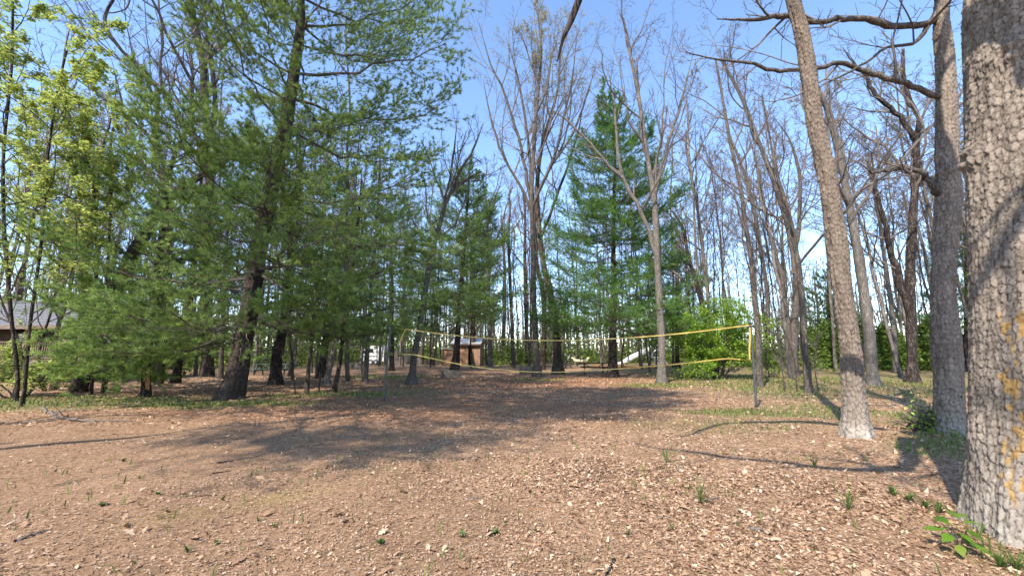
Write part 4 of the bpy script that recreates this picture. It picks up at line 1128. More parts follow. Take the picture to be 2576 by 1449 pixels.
leafy_shrub("leafy_shrub", "small green bush before the plank backstop in mid clearing", G(1318, 938), 1.1, .8, 160, .12, SHR, 12, nst=6)
leafy_shrub("leafy_shrub", "low green weeds at the foot of the stout knotty tree", G(2312, 1088), .9, .45, 330, .07, SHR, 13, nst=8)
# ------------------------------------------------------------------ 3. objects
M['wood_grey'] = plain_mat("weathered_wood", (0.13, 0.105, 0.085), .85, .35, 8, stretch=(1, 6, 6))
M['wood_dark'] = plain_mat("dark_wood", (0.045, 0.033, 0.026), .8, .35, 8, stretch=(1, 6, 6))
M['green_paint'] = plain_mat("green_paint", (0.035, 0.062, 0.045), .6, .3, 5)
M['pole'] = plain_mat("pole_paint", (0.055, 0.06, 0.062), .5, .3, 10)
M['tape'] = plain_mat("yellow_tape", (0.50, 0.35, 0.09), .6, .2, 8)
M['tape_dark'] = plain_mat("tape_edge", (0.30, 0.19, 0.03), .7, .2, 8)
M['white'] = plain_mat("white_paint", (0.72, 0.71, 0.68), .45, .12, 5)
M['cream'] = plain_mat("cream_plastic", (0.70, 0.60, 0.36), .5, .15, 6)
M['tan'] = plain_mat("tan_wall", (0.27, 0.155, 0.092), .9, .2, 7)
M['metal'] = plain_mat("metal_roof", (0.60, 0.60, 0.60), .4, .15, 3, 0.5)
M['black'] = plain_mat("dark_opening", (0.012, 0.012, 0.012), .6, .2, 3)
M['shingle'] = plain_mat("grey_shingles", (0.12, 0.12, 0.125), .9, .22, 12)
M['logwall'] = plain_mat("brown_siding", (0.085, 0.055, 0.038), .85, .3, 6)
M['rail'] = plain_mat("porch_wood", (0.17, 0.12, 0.085), .85, .25, 7)
M['glass'] = plain_mat("dark_glass", (0.02, 0.025, 0.03), .1, .2, 3)
M['fence'] = plain_mat("brown_fence", (0.20, 0.165, 0.14), .9, .25, 5)
M['orange'] = plain_mat("orange_edging", (0.42, 0.17, 0.06), .8, .2, 5)
M['rubber'] = plain_mat("rubber", (0.03, 0.03, 0.03), .9, .2, 5)
M['blackmetal'] = plain_mat("black_metal", (0.025, 0.025, 0.027), .45, .2, 5)

def rotz(a):
    c, s = math.cos(a), math.sin(a); return np.array([[c, -s, 0], [s, c, 0], [0, 0, 1]])
def rotx(a):
    c, s = math.cos(a), math.sin(a); return np.array([[1, 0, 0], [0, c, -s], [0, s, c]])
def roty(a):
    c, s = math.cos(a), math.sin(a); return np.array([[c, 0, s], [0, 1, 0], [-s, 0, c]])
def bev(mb_fn, name, mat, parent, w=0.006):
    mb = MB(); mb_fn(mb); o = mb.build(name, mat, parent, smooth=False)
    b = o.modifiers.new("bevel", 'BEVEL'); b.width = w; b.segments = 1
    return o
def box(name, mat, parent, c, s, rot=None, w=0.006):
    return bev(lambda mb: mb.box(*c, *s, rot=rot), name, M[mat], parent, w)
def tube(name, mat, parent, pts, r, k=8):
    P = np.array(pts, float)[None]; R = np.full((1, len(pts)), r) if np.isscalar(r) else np.array(r)[None]
    v, q = tubes(P, R, k); mb = MB().add(v, q)
    n = len(pts)
    mb.add(v[:k], [list(range(k))[::-1]]); mb.add(v[-k:], [list(range(k))])
    return mb.build(name, M[mat], parent)

# volleyball poles and net
pl_b, pr_b = G(965, 1006), G(1903, 1026)
pl_t, pr_t = W(983, 816, pl_b[1]), W(1888, 814, pr_b[1])
def vpole(b, t, label):
    o = thing("volleyball_pole", (b[0], b[1], float(gz(b[0], b[1]))), label, "pole", "volleyball net poles")
    d = t - b
    tube("shaft", "pole", o, [(0, 0, -.1), tuple(d * .5 + [0, 0, 0]), tuple(d)], [.035, .034, .032], 10)
    tube("cap", "blackmetal", o, [tuple(d * .985), tuple(d * 1.006)], .04, 10)
    tube("hook", "blackmetal", o, [tuple(d * .96 + [-.04, 0, 0]), tuple(d * .96 + [.04, 0, 0])], .012, 6)
    tube("sleeve", "blackmetal", o, [(0, 0, -.05), tuple(d * .03)], .05, 10)
    return o
vpole(pl_b, pl_t, "slim dark metal pole holding the net's left end")
vpole(pr_b, pr_t, "slim dark metal pole holding the net's right end")
def sag(ptspx, n=40):
    xs = [p[0] for p in ptspx]; ys = [p[1] for p in ptspx]
    out = []
    for x in np.linspace(xs[0], xs[-1], n):
        # depth along the straight line between the poles
        k0 = (x - 983) / (1888 - 983); 
        # perspective-correct depth
        Y = 1.0 / ((1 - k0) / pl_b[1] + k0 / pr_b[1])
        out.append((x, Y))
    P = np.array([[*p] for p in ptspx], float)
    t = np.linspace(xs[0], xs[-1], n)
    m = np.gradient(P[:, 1], P[:, 0]); k = np.clip(np.searchsorted(P[:, 0], t, side='right') - 1, 0, len(P) - 2)
    h = P[k + 1, 0] - P[k, 0]; u = (t - P[k, 0]) / h
    yy = (2*u**3-3*u**2+1)*P[k,1] + (u**3-2*u**2+u)*h*m[k] + (-2*u**3+3*u**2)*P[k+1,1] + (u**3-u**2)*h*m[k+1]
    return np.array([W(x, y, Y) for (x, Y), y in zip(out, yy)])
def tape_part(name, pts, hgt, parent, org, mat='tape', twist=None):
    """a folded strip of webbing: two skins with thickness"""
    n = len(pts); th = .004
    d = nrm(np.gradient(pts, axis=0)); sidev = nrm(np.cross(d, [0, 0, 1.0])); upv = np.cross(sidev, d)
    a = np.zeros(n) if twist is None else twist
    ux = upv * np.cos(a)[:, None] + sidev * np.sin(a)[:, None]; sx = sidev * np.cos(a)[:, None] - upv * np.sin(a)[:, None]
    hh = np.full(n, hgt) if np.isscalar(hgt) else hgt
    V = np.stack([pts + ux*hh[:,None]/2 + sx*th, pts + ux*hh[:,None]/2 - sx*th, pts - ux*hh[:,None]/2 - sx*th, pts - ux*hh[:,None]/2 + sx*th], 1) - org
    i = (np.arange(n - 1) * 4)[:, None]; j = np.arange(4)[None]; j2 = (j + 1) % 4
    q = np.stack([i + j, i + j2, i + 4 + j2, i + 4 + j], -1).reshape(-1, 4)
    return MB().add(V.reshape(-1, 3), q).build(name, M[mat], parent, smooth=False)
net = thing("volleyball_net", ((pl_b + pr_b) / 2), "sagging volleyball net with two yellow tapes strung between the dark poles", "net")
org = (pl_b + pr_b) / 2
top = sag([(1020,828),(1080,836),(1150,844),(1240,852),(1340,856),(1440,856),(1560,851),(1680,842),(1790,830),(1884,818)], 60)
bot = sag([(1012,891),(1040,892),(1080,900),(1150,915),(1230,927),(1310,934),(1400,936),(1500,931),(1620,923),(1720,914),(1790,906),(1840,902),(1862,904)], 60)
w = np.random.default_rng(4)
tape_part("top_tape", top, .034 * (1 + .15 * w.normal(size=60)), net, org, twist=.25 * np.cumsum(w.normal(size=60)) * .3)
tape_part("bottom_tape", bot, .028 * (1 + .2 * w.normal(size=60)), net, org, twist=.3 * np.cumsum(w.normal(size=60)) * .35)
rt = sag([(1886,822),(1888,905)], 2)
Yr = pr_b[1] - .02
tape_part("side_tape", np.array([W(1886, 824, Yr), W(1887, 850, Yr), W(1885, 880, Yr), W(1886, 904, Yr)]), .045, net, org)
Yl = pl_b[1] + .02
tape_part("side_tape", np.array([W(1020, 829, Yl), W(1012, 845, Yl), W(1003, 866, Yl)]), .03, net, org)
for a_, b_ in (((983, 824), (1020, 828)), ((978, 893), (1012, 891)), ((1862, 904), (1892, 907)), ((1884, 818), (1889, 817))):
    P0 = W(*a_, Yl if a_[0] < 1200 else Yr); P1 = W(*b_, Yl if a_[0] < 1200 else Yr)
    tube("cord", "tape_dark", net, [tuple(P0 - org), tuple((P0 + P1) / 2 - org - [0, 0, .01]), tuple(P1 - org)], .006, 5)

# picnic tables
def picnic_table(label, loc, rz, mat, topmat=None, ln=1.95):
    o = thing("picnic_table", (loc[0], loc[1], float(gz(loc[0], loc[1]))), label, "picnic table", None, rz)
    tm = topmat or mat
    for k in range(5):
        box("top_plank", tm, o, (0, (k - 2) * .145, .755), (ln, .138, .05))
    for sgn in (-1, 1):
        for k in range(2):
            box("seat_plank", tm, o, (0, sgn * (.66 + k * .145), .445), (ln, .138, .05))
        x = sgn * (ln * .5 - .3)
        box("crosspiece", mat, o, (x, 0, .715), (.04, .70, .09))
        box("seat_support", mat, o, (x + .045, 0, .385), (.04, 1.62, .09))
        for q in (-1, 1):
            box("leg", mat, o, (x - .045 * 0 - .042, q * .44, .37), (.05, .11, .86), rotx(q * .50))
        box("brace", mat, o, (x * .55, 0, .52), (.62, .05, .04), roty(sgn * -.55 if True else 0))
    return o
tb1 = G(688, 944)
picnic_table("dark green picnic table behind the pine trunks at left", tb1, rad(6), 'green_paint', None, 2.5)
tb2 = G(1495, 940)
picnic_table("dark weathered picnic table beside the cone-shaped pine", tb2, rad(-10), 'wood_dark')
tb3 = G(1415, 927)
picnic_table("dark picnic table further back behind the brown curved trunk", tb3, rad(20), 'wood_dark')
# trash barrel by the green table
bl = G(737, 928)
o = thing("trash_barrel", bl, "grey metal trash barrel behind the green picnic table", "barrel")
zz = np.array([0, .02, .28, .30, .58, .60, .86, .88]); rr_ = np.array([.28, .29, .285, .30, .30, .285, .285, .30])
v, q = tubes(np.stack([0*zz, 0*zz, zz], -1)[None], rr_[None], 16)
MB().add(v, q).build("body", plain_mat("barrel_paint", (.20, .18, .16), .6, .3, 4), o)
v, q = tubes(np.array([[[0, 0, .875], [0, 0, .905]]]), np.array([[.305, .305]]), 16); mb = MB().add(v, q); mb.add(v[16:], [list(range(16))]); mb.build("rim", M['blackmetal'], o)

# plank backstops of the horseshoe pits
def backstop(label, loc, width, h, rz, posts, planks=2, mat='wood_grey', low=.06):
    o = thing("plank_backstop", (loc[0], loc[1], float(gz(loc[0], loc[1]))), label, "backstop", "horseshoe pit backstops", rz)
    ph = (h - low) / planks
    for k in range(planks):
        box("plank", mat, o, (0, .004 * k, low + ph * (k + .5)), (width, .045, ph - .012))
    for sgn, e in posts:
        box("post", mat, o, (sgn * (width / 2 - .02), -.068 if e > 0 else .068, (h + abs(e)) / 2 - .1), (.09, .09, h + abs(e) + .2))
    return o
backstop("low plank backstop with two tall posts in front of the left-of-centre pine", G(1135, 953), 1.15, .52, rad(2), ((-1, .16), (1, .16)), 3)
backstop("single-panel plank backstop standing left of the white trailer", G(886, 929), 1.35, .66, rad(-2), ((-1, .03), (1, .02)), 3)
backstop("brown slatted backstop showing behind the bowed trunk", G(1085, 919), 1.7, .62, rad(4), ((-1, .0), (1, .0)), 3, 'wood_dark')
backstop("half-hidden dark backstop left of the fanning tree", G(1335, 943), 1.55, .62, rad(3), ((-1, .12), (1, .02)), 2, 'wood_grey')

# tan hut
hb = G(1178, 919)
def hut():
    o = thing("block_hut", hb, "small tan hut with pale metal roof behind the pines", "hut", None, rad(-4))
    w, d, h = 2.9, 3.0, 2.45
    mb = MB()
    for (cx, cy, sx, sy) in ((-.6, -d/2, w - 1.2, .2), (w/2 - .35, -d/2, .7, .2), (0, d/2, w, .2)):
        mb.box(cx, cy, h/2, sx, sy, h)
    mb.build("wall", M['tan'], o, smooth=False)
    for sx in (-1, 1):
        box("wall", 'tan', o, (sx * (w/2 + .1 - .002), 0, h/2), (.2, d + .2, h - .004))
    box("lintel", 'tan', o, (.75, -d/2, h - .22), (.52, .19, .42))
    box("door", 'logwall', o, (.75, -d/2 + .03, 1.0), (.5, .06, 2.0))
    for k in range(6):
        box("vent_slat", 'wood_dark', o, (.75, -d/2 - .11, h - .10 - k * .07), (.62, .03, .03), rotx(.5))
    for k in range(9):
        box("course_line", 'tan', o, (-.6, -d/2 - .102, .25 + k * .25), (w - 1.22, .012, .225))
    mb = MB()
    nx = 44
    xs = np.linspace(-w/2 - .35, w/2 + .35, nx); ys = np.array([-d/2 - .5, 0, d/2 + .5]); zs = np.array([h + .06, h + .75, h + .06])
    V = np.array([[[x, y, z + .025 * (k % 2)] for k, x in enumerate(xs)] for y, z in zip(ys, zs)]).reshape(-1, 3)
    F = [[r * nx + k, r * nx + k + 1, (r + 1) * nx + k + 1, (r + 1) * nx + k] for r in range(2) for k in range(nx - 1)]
    mb.add(V, F); mb.add(V - [0, 0, .02], [f[::-1] for f in F]); mb.build("roof", M['metal'], o, smooth=False)
    box("fascia", 'rail', o, (0, -d/2 - .46, h - .02), (w + .6, .04, .12))
    for sx in (-1, 1):
        mb = MB(); x = sx * (w/2 + .05)
        mb.add([[x, -d/2, h], [x, d/2, h], [x, 0, h + .68], [x + .1, -d/2, h], [x + .1, d/2, h], [x + .1, 0, h + .68]], [[0, 1, 2], [5, 4, 3]]); mb.build("gable", M['tan'], o, smooth=False)
    # lower lean-to on the left
    box("lean_to_wall", 'tan', o, (-w/2 - .85, -.1, .95), (1.3, d - .6, 1.9))
    box("lean_to_roof", 'metal', o, (-w/2 - .85, -.1, 1.98), (1.5, d - .2, .05), roty(.05))
hut()
# white trailer
def trailer():
    b = G(955, 917); o = thing("white_trailer", b, "white camping trailer half hidden behind trunks left of the net", "trailer", None, rad(-6))
    prof = [(-1.9, .45), (-2.0, .9), (-1.85, 1.7), (-1.45, 2.2), (-.9, 2.35), (.75, 2.35), (.95, 2.2), (1.0, .45)]
    n = len(prof); V = [[x, -1.05, z] for x, z in prof] + [[x, 1.05, z] for x, z in prof]
    F = [list(range(n))[::1], list(range(n, 2 * n))[::-1]]; mb = MB(); mb.add(V, [F[0]]); mb.add(V, [F[1]])
    mb.add(V, [[(k + 1) % n, k, n + k, n + (k + 1) % n] for k in range(n)]); mb.build("body", M['white'], o, smooth=False)
    box("stripe", 'wood_grey', o, (-.45, -1.057, 1.05), (2.8, .012, .12))
    box("window", 'glass', o, (-.9, -1.06, 1.75), (.9, .02, .5)); box("window", 'glass', o, (-1.62, -1.06, 1.6), (.3, .02, .4))
    dr = box("door", 'white', o, (.42, -1.062, 1.4), (.62, .025, 1.7)); box("handle", 'blackmetal', dr, (.2, -1.09, 1.4), (.03, .03, .1))
    for x in (-.75, -.05):
        w_ = tube("wheel", 'rubber', o, [(x, -1.07, .33), (x, -.85, .33)], .33, 16)
        tube("rim", 'metal', w_, [(x, -1.085, .33), (x, -1.0, .33)], .18, 12)
    tube("hitch", 'blackmetal', o, [(-1.9, 0, .5), (-3.1, 0, .5)], .05, 6)
    return o
trailer()
# brown fence behind
def fence():
    a = G(972, 917.5); b = G(1064, 916.5); base = (a + b) / 2
    o = thing("board_fence", base, "weathered grey-brown board fence right of the white trailer", "fence", None, 0)
    n = 26
    for k in range(n):
        p = a + (b - a) * (k + .5) / n - base
        box("board", 'fence', o, (p[0], p[1], 1.0 + .03 * math.sin(k * 7.1)), (np.linalg.norm(b - a) / n * .93, .03, 2.0), w=.004)
    for z in (.4, 1.6):
        box("rail", 'fence', o, (0, .035, z), (np.linalg.norm(b - a), .04, .09))
fence()

# playground: slide and frame, spring riders, small frames
def playground():
    b = G(1595, 919); Y = b[1]
    o = thing("playground_slide", b, "white play tower with tube slide and curved bars behind the cone-shaped pine", "slide")
    def wp(x, y, dy=0): return tuple(W(x, y, Y + dy) - b)
    tube("tube_slide", 'white', o, [wp(1563, 912), wp(1575, 908), wp(1590, 899), wp(1605, 892), wp(1622, 884), wp(1632, 880)], [.22, .30, .33, .33, .33, .33], 14)
    tube("slide_lip", 'white', o, [wp(1548, 911), wp(1556, 915), wp(1566, 913), wp(1572, 908)], [.1, .16, .2, .24], 10)
    for dy in (0, 1.5):
        tube("curved_bar", 'white', o, [wp(1628, 919, dy), wp(1636, 900, dy), wp(1643, 886, dy), wp(1650, 880, dy), wp(1656, 881, dy)], .055, 8)
        tube("upright", 'white', o, [wp(1632, 918, dy), wp(1631, 866, dy)], .05, 8)
        tube("upright", 'white', o, [wp(1668, 919, dy), wp(1667, 866, dy)], .05, 8)
        tube("curved_bar", 'white', o, [wp(1667, 896, dy), wp(1672, 905, dy), wp(1678, 915, dy)], .05, 8)
    box("platform", 'white', o, np.array(wp(1648, 899, .75)), (1.9, 1.5, .08))
    for k in range(4):
        y = 917 - k * 6
        tube("rung", 'white', o, [wp(1646, y), wp(1660, y)], .03, 6)
    box("roof", 'white', o, np.array(wp(1679, 880, .75)), (1.2, 1.4, .25), rotz(.2), w=.08)
    o2 = thing("playground_edging", G(1600, 926), "low orange timber edging round the white play tower", "edging")
    box("timber", 'orange', o2, (0, 0, .09), (6.5, .2, .2)); box("timber", 'orange', o2, (-3.2, 2.5, .09), (.2, 4.6, .2)); box("timber", 'orange', o2, (3.2, 2.5, .09), (.2, 4.6, .2))
playground()
def rider(label, loc, rz):
    o = thing("spring_rider", loc, label, "spring rider", "cream spring riders", rz)
    tube("spring", 'blackmetal', o, [(.12 * math.cos(t), .12 * math.sin(t), .02 + t * .012) for t in np.linspace(0, 28, 50)], .02, 5)
    mb = MB()
    P = np.array([[-.45, 0, .52], [-.3, 0, .60], [0, 0, .58], [.28, 0, .66], [.42, 0, .86], [.55, 0, .92], [.66, 0, .86]]); R = np.array([.05, .16, .19, .17, .12, .13, .06])
    v, q = tubes(P[None], R[None], 12); mb.add(v, q); mb.build("body", M['cream'], o)
    tube("handle", 'blackmetal', o, [(.36, -.2, .84), (.36, .2, .84)], .018, 6)
    tube("footrest", 'blackmetal', o, [(.05, -.28, .42), (.05, .28, .42)], .02, 6)
rider("cream spring rider nearest the middle trunks, left one of the pair", G(1452, 921), rad(160))
rider("cream spring rider just left of the dark picnic table, right one of the pair", G(1470, 922), rad(20))
def climbing_frame():
    b = G(1420, 914); o = thing("climbing_frame", b, "low pale metal climbing frame far behind the brown curved trunk", "climbing frame"); Y = b[1]
    def wp(x, y, dy=0): return tuple(W(x, y, Y + dy) - b)
    for dy in (0, 2.0):
        for k in range(4):
            x = 1396 + k * 17
            tube("arch", 'white', o, [wp(x, 915, dy), wp(x + 1, 897, dy), wp(x + 8, 890, dy), wp(x + 15, 897, dy), wp(x + 16, 915, dy)], .045, 6)
    for k in range(5):
        x = 1396 + k * 17
        tube("crossbar", 'white', o, [wp(x, 899, 0), wp(x, 899, 2.0)], .035, 6)
climbing_frame()
# utility box on the lawn
ub = G(2088, 921); o = thing("utility_box", ub, "small grey utility box on a post far across the lawn", "utility box")
box("post", 'wood_grey', o, (0, 0, .4), (.12, .12, 1.0)); bx_ = box("case", 'white', o, (.06, -.1, 1.0), (.36, .2, .55)); box("lid", 'metal', bx_, (.06, -.1, 1.29), (.4, .26, .04))

# cabin at left
def cabin():
    b = G(60, 962)
    Y = 21.0
    c = np.array([W(0, 900, Y)[0], Y, 0.0])
    o = thing("wooden_cabin", c, "brown cabin with grey roof and railed porch at the left edge", "cabin", None, rad(-4))
    k = Y / 1000.0 * 1.0
    xr = W(172, 850, Y)[0] - c[0]       # right end of the porch
    zt = W(100, 815, Y)[2]; zd = W(100, 905, Y)[2]; zr = W(100, 880 - 20, Y)[2]; ztop = W(100, 748, Y)[2]
    xl = -7.0; dfl = zd
    wl = xr - xl; cx = (xl + xr) / 2
    box("wall", 'logwall', o, (cx - .3, 3.2, zt / 2), (wl - .6, 2.4, zt - .01))
    for q in range(8):
        box("log", 'logwall', o, (cx - .3, 1.985, zd + .12 + q * (zt - zd - .2) / 8), (wl - .62, .05, (zt - zd) / 8 - .03))
    box("porch_floor", 'rail', o, (cx, .95, zd - .08), (wl, 2.0, .12))
    box("rim_board", 'rail', o, (cx, -.08, zd - .10), (wl + .02, .04, .26))
    for q in range(6):
        x = xl + .3 + q * (wl - .5) / 5
        box("post", 'rail', o, (x, .05, (zd - .2 + zt) / 2 + .1), (.14, .14, zt - zd + .1))
        box("pier", 'rail', o, (x, .3, (zd - .15) / 2 - .05), (.2, .2, zd - .15))
    box("handrail", 'rail', o, (cx, -.0, zd + .92), (wl, .10, .05)); box("bottom_rail", 'rail', o, (cx, 0, zd + .1), (wl, .05, .06))
    nb = int(wl / .13)
    me = None
    for q in range(nb):
        if me is None:
            s = box("baluster", 'rail', o, (0, 0, 0), (.04, .035, .80), w=.003); me = s.data
        else:
            s = bpy.data.objects.new("baluster", me); col.objects.link(s); s.parent = o
        s.location = (xl + .1 + q * .13, 0, zd + .51)
    for (x, w_) in ((-1.6, 1.5), (.9, 1.0), (-4.2, 1.4)):
        f = box("window", 'rail', o, (x, 1.95, zd + 1.35), (w_ + .16, .06, 1.16)); box("pane", 'glass', f, (x, 1.915, zd + 1.35), (w_, .03, 1.0))
    # roof: sloped slab in shingle courses
    run = 3.4; rise = ztop - zt + .25
    ang_ = math.atan2(rise, run)
    nc = 9
    for q in range(nc):
        t = (q + .5) / nc
        box("shingle_course", 'shingle', o, (cx, -.45 + run * t, zt - .12 + rise * t + .02), (wl + 1.0, run / nc / math.cos(ang_) + .08, .03), rotx(ang_ - .06), w=.003)
    box("fascia", 'rail', o, (cx, -.5, zt - .2), (wl + 1.0, .04, .2))
    mb = MB(); x = xr + .35
    mb.add([[x, -.45, zt - .15], [x, run - .45, zt + rise - .15], [x, run + 2.6, zt - .15], [x - .08, -.45, zt - .15], [x - .08, run - .45, zt + rise - .15], [x - .08, run + 2.6, zt - .15]], [[0, 2, 1], [3, 4, 5]])
    mb.build("gable", M['rail'], o, smooth=False)
    box("back_roof", 'shingle', o, (cx, run + 1.0, zt + rise / 2 - .12), (wl + 1.0, 3.4 / math.cos(ang_), .06), rotx(-ang_), w=.003)
cabin()
# ------------------------------------------------------------------ 4. small things on the ground
LITC = [(0.105, 0.056, 0.030), (0.285, 0.168, 0.098), (0.46, 0.295, 0.185), (0.66, 0.475, 0.335)]
def litter():
    rng = np.random.default_rng(17)
    mb = MB()
    for n, r0, r1, near in ((110000, 1.9, 6.5, True), (210000, 2.0, 30.0, False)):
        r = r0 + (r1 - r0) * rng.random(n); b = np.radians(rng.uniform(-60, 60, n))
        x = r * np.sin(b); y = r * np.cos(b)
        ml = mask_litter(x, y)
        keep = rng.random(n) < ml * np.clip(1 - 0.55 * mask_grass(x, y), .1, 1)
        x = x[keep]; y = y[keep]; r = r[keep]; ml = ml[keep]; n = len(x)
        size = (0.0115 + 0.0020 * r - 0.00002 * r * r) * np.clip(rng.lognormal(0, .55, n), .35, 2.3) * (.8 + .5 * ml)
        pos = np.stack([x, y, gz(x, y) + rng.uniform(.001, .018, n)], -1)
        d = rng.normal(size=(n, 3)); d[:, 2] *= .30; d = nrm(d)
        upv = rng.normal(size=(n, 3)) * .48 + [0, 0, 1.0]
        s = nrm(np.cross(d, upv)); u = np.cross(s, d)
        L = size[:, None]; w = L * rng.uniform(.16, .42, (n, 1)); fo = L * rng.uniform(-.25, .35, (n, 1))
        a1 = rng.uniform(.25, .65, (n, 1)); a2 = rng.uniform(.25, .65, (n, 1))
        cols = np.array(LITC); k = np.clip(rng.normal(1.5, .85, (n, 1)), 0, 2.99); i = k.astype(int)[:, 0]; t = k - i[:, None]
        c = cols[i] * (1 - t) + cols[i + 1] * t
        nd = mask_needle(x, y)[:, None] * .75
        c = c * (1 - nd) + c * np.array([1.0, .70, .52]) * nd
        c = c * rng.uniform(.75, 1.15, (n, 1))
        if near:
            v = np.stack([pos, pos + d*L*a1 + s*w + u*fo, pos + d*L + u*fo*rng.uniform(-1, 1, (n, 1)), pos + d*L*a2 - s*w + u*fo], 1).reshape(-1, 3)
            bb = (np.arange(n) * 4)[:, None]
            mb.add(v, np.concatenate([bb + [[0, 2, 1]], bb + [[0, 3, 2]]]), np.repeat(c, 4, 0))
        else:
            v = np.stack([pos - s*w*.9, pos + s*w*.9 + u*fo*.4, pos + d*L], 1).reshape(-1, 3)
            mb.add(v, np.arange(n * 3).reshape(-1, 3), np.repeat(c, 3, 0))
    o = mb.build("leaf_litter", M['litter'], ground, colors=True, smooth=False)
    o["kind"] = "stuff"
litter()
# fallen needles and bark crumbs
def crumbs():
    rng = np.random.default_rng(18); n = 90000
    r = 2.0 + 12 * rng.random(n) ** 1.2; b = np.radians(rng.uniform(-60, 60, n)); x = r*np.sin(b); y = r*np.cos(b)
    a = rng.uniform(0, 6.28, n); L = rng.uniform(.012, .05, n)[:, None]; w = rng.uniform(.0022, .006, n)[:, None] * (1 + r[:, None] * .06)
    d = np.stack([np.cos(a), np.sin(a), rng.normal(0, .12, n)], -1); s = np.stack([-np.sin(a), np.cos(a), rng.normal(0, .3, n)], -1)
    p = np.stack([x, y, gz(x, y) + rng.uniform(.004, .016, n)], -1)
    v = np.stack([p - s*w, p + s*w, p + d*L], 1).reshape(-1, 3); f = np.arange(n*3).reshape(-1, 3)
    k = rng.random((n, 1)); c = np.array([.17, .10, .06])*(1-k) + np.array([.52, .37, .25])*k
    o = MB().add(v, f, np.repeat(c, 3, 0)).build("needle_litter", M['litter'], ground, colors=True, smooth=False); o["kind"] = "stuff"
crumbs()
# single fallen leaves near the camera: lobed oak leaves as pieces of the ground
LEAFM = leaf_mat("single_leaves", trans=.12, rough=.75, objrand=[(0.0, (0.38, 0.24, 0.145)), (.2, (0.29, 0.17, 0.10)), (.4, (0.46, 0.33, 0.225)), (.55, (0.33, 0.20, 0.12)), (.7, (0.50, 0.37, 0.26)), (.85, (0.24, 0.14, 0.08))])
def oak_leaf(rng, lobes):
    n = 4 * lobes + 2
    t = np.linspace(0, 1, 2 * lobes + 1)
    wd = .28 * np.sin(PI * np.clip(t, .04, .97)) ** .7 * np.where(np.arange(len(t)) % 2 == 1, 1.0, .5)
    pts = [(-.22, 0, 0)]
    L_ = [(t[k], wd[k]) for k in range(len(t))]; 
    left = [(a, w) for a, w in L_]; right = [(a, -w * rng.uniform(.8, 1.1)) for a, w in L_[::-1]]
    ring = left + right
    V = []; 
    for a, w in ring:
        V.append((a, w, .10 * math.sin(a * 3 + 1) + .5 * abs(w) * rng.uniform(.2, .9)))
    mid = [(t[k], 0, .10 * math.sin(t[k] * 3 + 1)) for k in range(len(t))]
    m = len(t); V = [(t[k], wd[k], mid[k][2] + abs(wd[k]) * rng.uniform(.1, .8)) for k in range(m)] + mid + [(t[k], -wd[k], mid[k][2] + abs(wd[k]) * rng.uniform(-.1, .7)) for k in range(m)]
    V += [(-.25, .012, .0), (-.25, -.012, 0)]
    F = [[k, m + k, m + k + 1, k + 1] for k in range(m - 1)] + [[m + k, 2*m + k, 2*m + k + 1, m + k + 1] for k in range(m - 1)]
    mb = MB(); mb.add(np.array(V) - [.4, 0, 0], F); mb.add(np.array([V[-2], V[-1], (t[0], -wd[0]*.6, mid[0][2]), (t[0], wd[0]*.6, mid[0][2])]) - [.4, 0, 0], [[0, 1, 2, 3]])
    me = mb.mesh("leaf", smooth=True); me.materials.append(LEAFM); return me
rng = np.random.default_rng(31)
lms = [oak_leaf(rng, 3 + k % 2) for k in range(8)]
cnt = 0
while cnt < 300:
    r = rng.uniform(2.4, 6.5); b = rad(rng.uniform(-50, 52)); x, y = r*math.sin(b), r*math.cos(b)
    if rng.random() > .25 + .75 * float(mask_litter(np.array([x]), np.array([y]))[0]): continue
    o = bpy.data.objects.new("leaf", lms[int(rng.integers(0, 8))]); col.objects.link(o); o.parent = ground
    s = rng.uniform(.055, .125); o.scale = (s, s, s * rng.uniform(.6, 1.3)); o.location = (x, y, float(gz(x, y)) + .012)
    o.rotation_euler = (rng.normal(0, .25), rng.normal(0, .25), rng.uniform(0, 6.28)); cnt += 1

# grass
def grass():
    rng = np.random.default_rng(61)
    n = 900000
    r = 2.2 + 30 * rng.random(n); b = np.radians(rng.uniform(-58, 56, n)); x = r*np.sin(b); y = r*np.cos(b)
    g = mask_grass(x, y) 
    keep = rng.random(n) < np.clip(g - .2, 0, 1) * .26 * np.clip(6 / r, .35, 1) + .0025 * (r < 9)
    x = x[keep]; y = y[keep]; r = r[keep]; n = len(x)
    h = rng.uniform(.04, .13, n) * (1 + .015 * r); a = rng.uniform(0, 6.28, n); ln = rng.normal(0, .45, (n, 2))
    w = (.0035 + .0006 * r)[:, None]
    p = np.stack([x, y, gz(x, y) - .005], -1); s = np.stack([np.cos(a), np.sin(a), 0*a], -1) * w
    tip = p + np.stack([ln[:, 0]*h, ln[:, 1]*h, h], -1); mid = p + np.stack([ln[:, 0]*h*.3, ln[:, 1]*h*.3, h*.6], -1)
    v = np.stack([p - s, p + s, mid + s*.7, mid - s*.7, tip], 1).reshape(-1, 3); bb = (np.arange(n)*5)[:, None]
    k = rng.random((n, 1)); c = np.array([.06, .12, .02])*(1-k) + np.array([.19, .27, .05])*k
    dry = rng.random((n, 1)) < .15; c = np.where(dry, np.array([.38, .31, .14]), c)
    mb = MB(); mb.add(v, bb + [[0, 1, 2, 3]], np.repeat(c, 5, 0)); 
    mb.F.append((bb + [[3, 2, 4]]).astype(np.int32))
    o = mb.build("grass", M['grass'], None, colors=True, smooth=False)
    tag(o, "thin green grass growing in patches through the leaf litter", "grass", None, "stuff")
    return n
NG = grass()
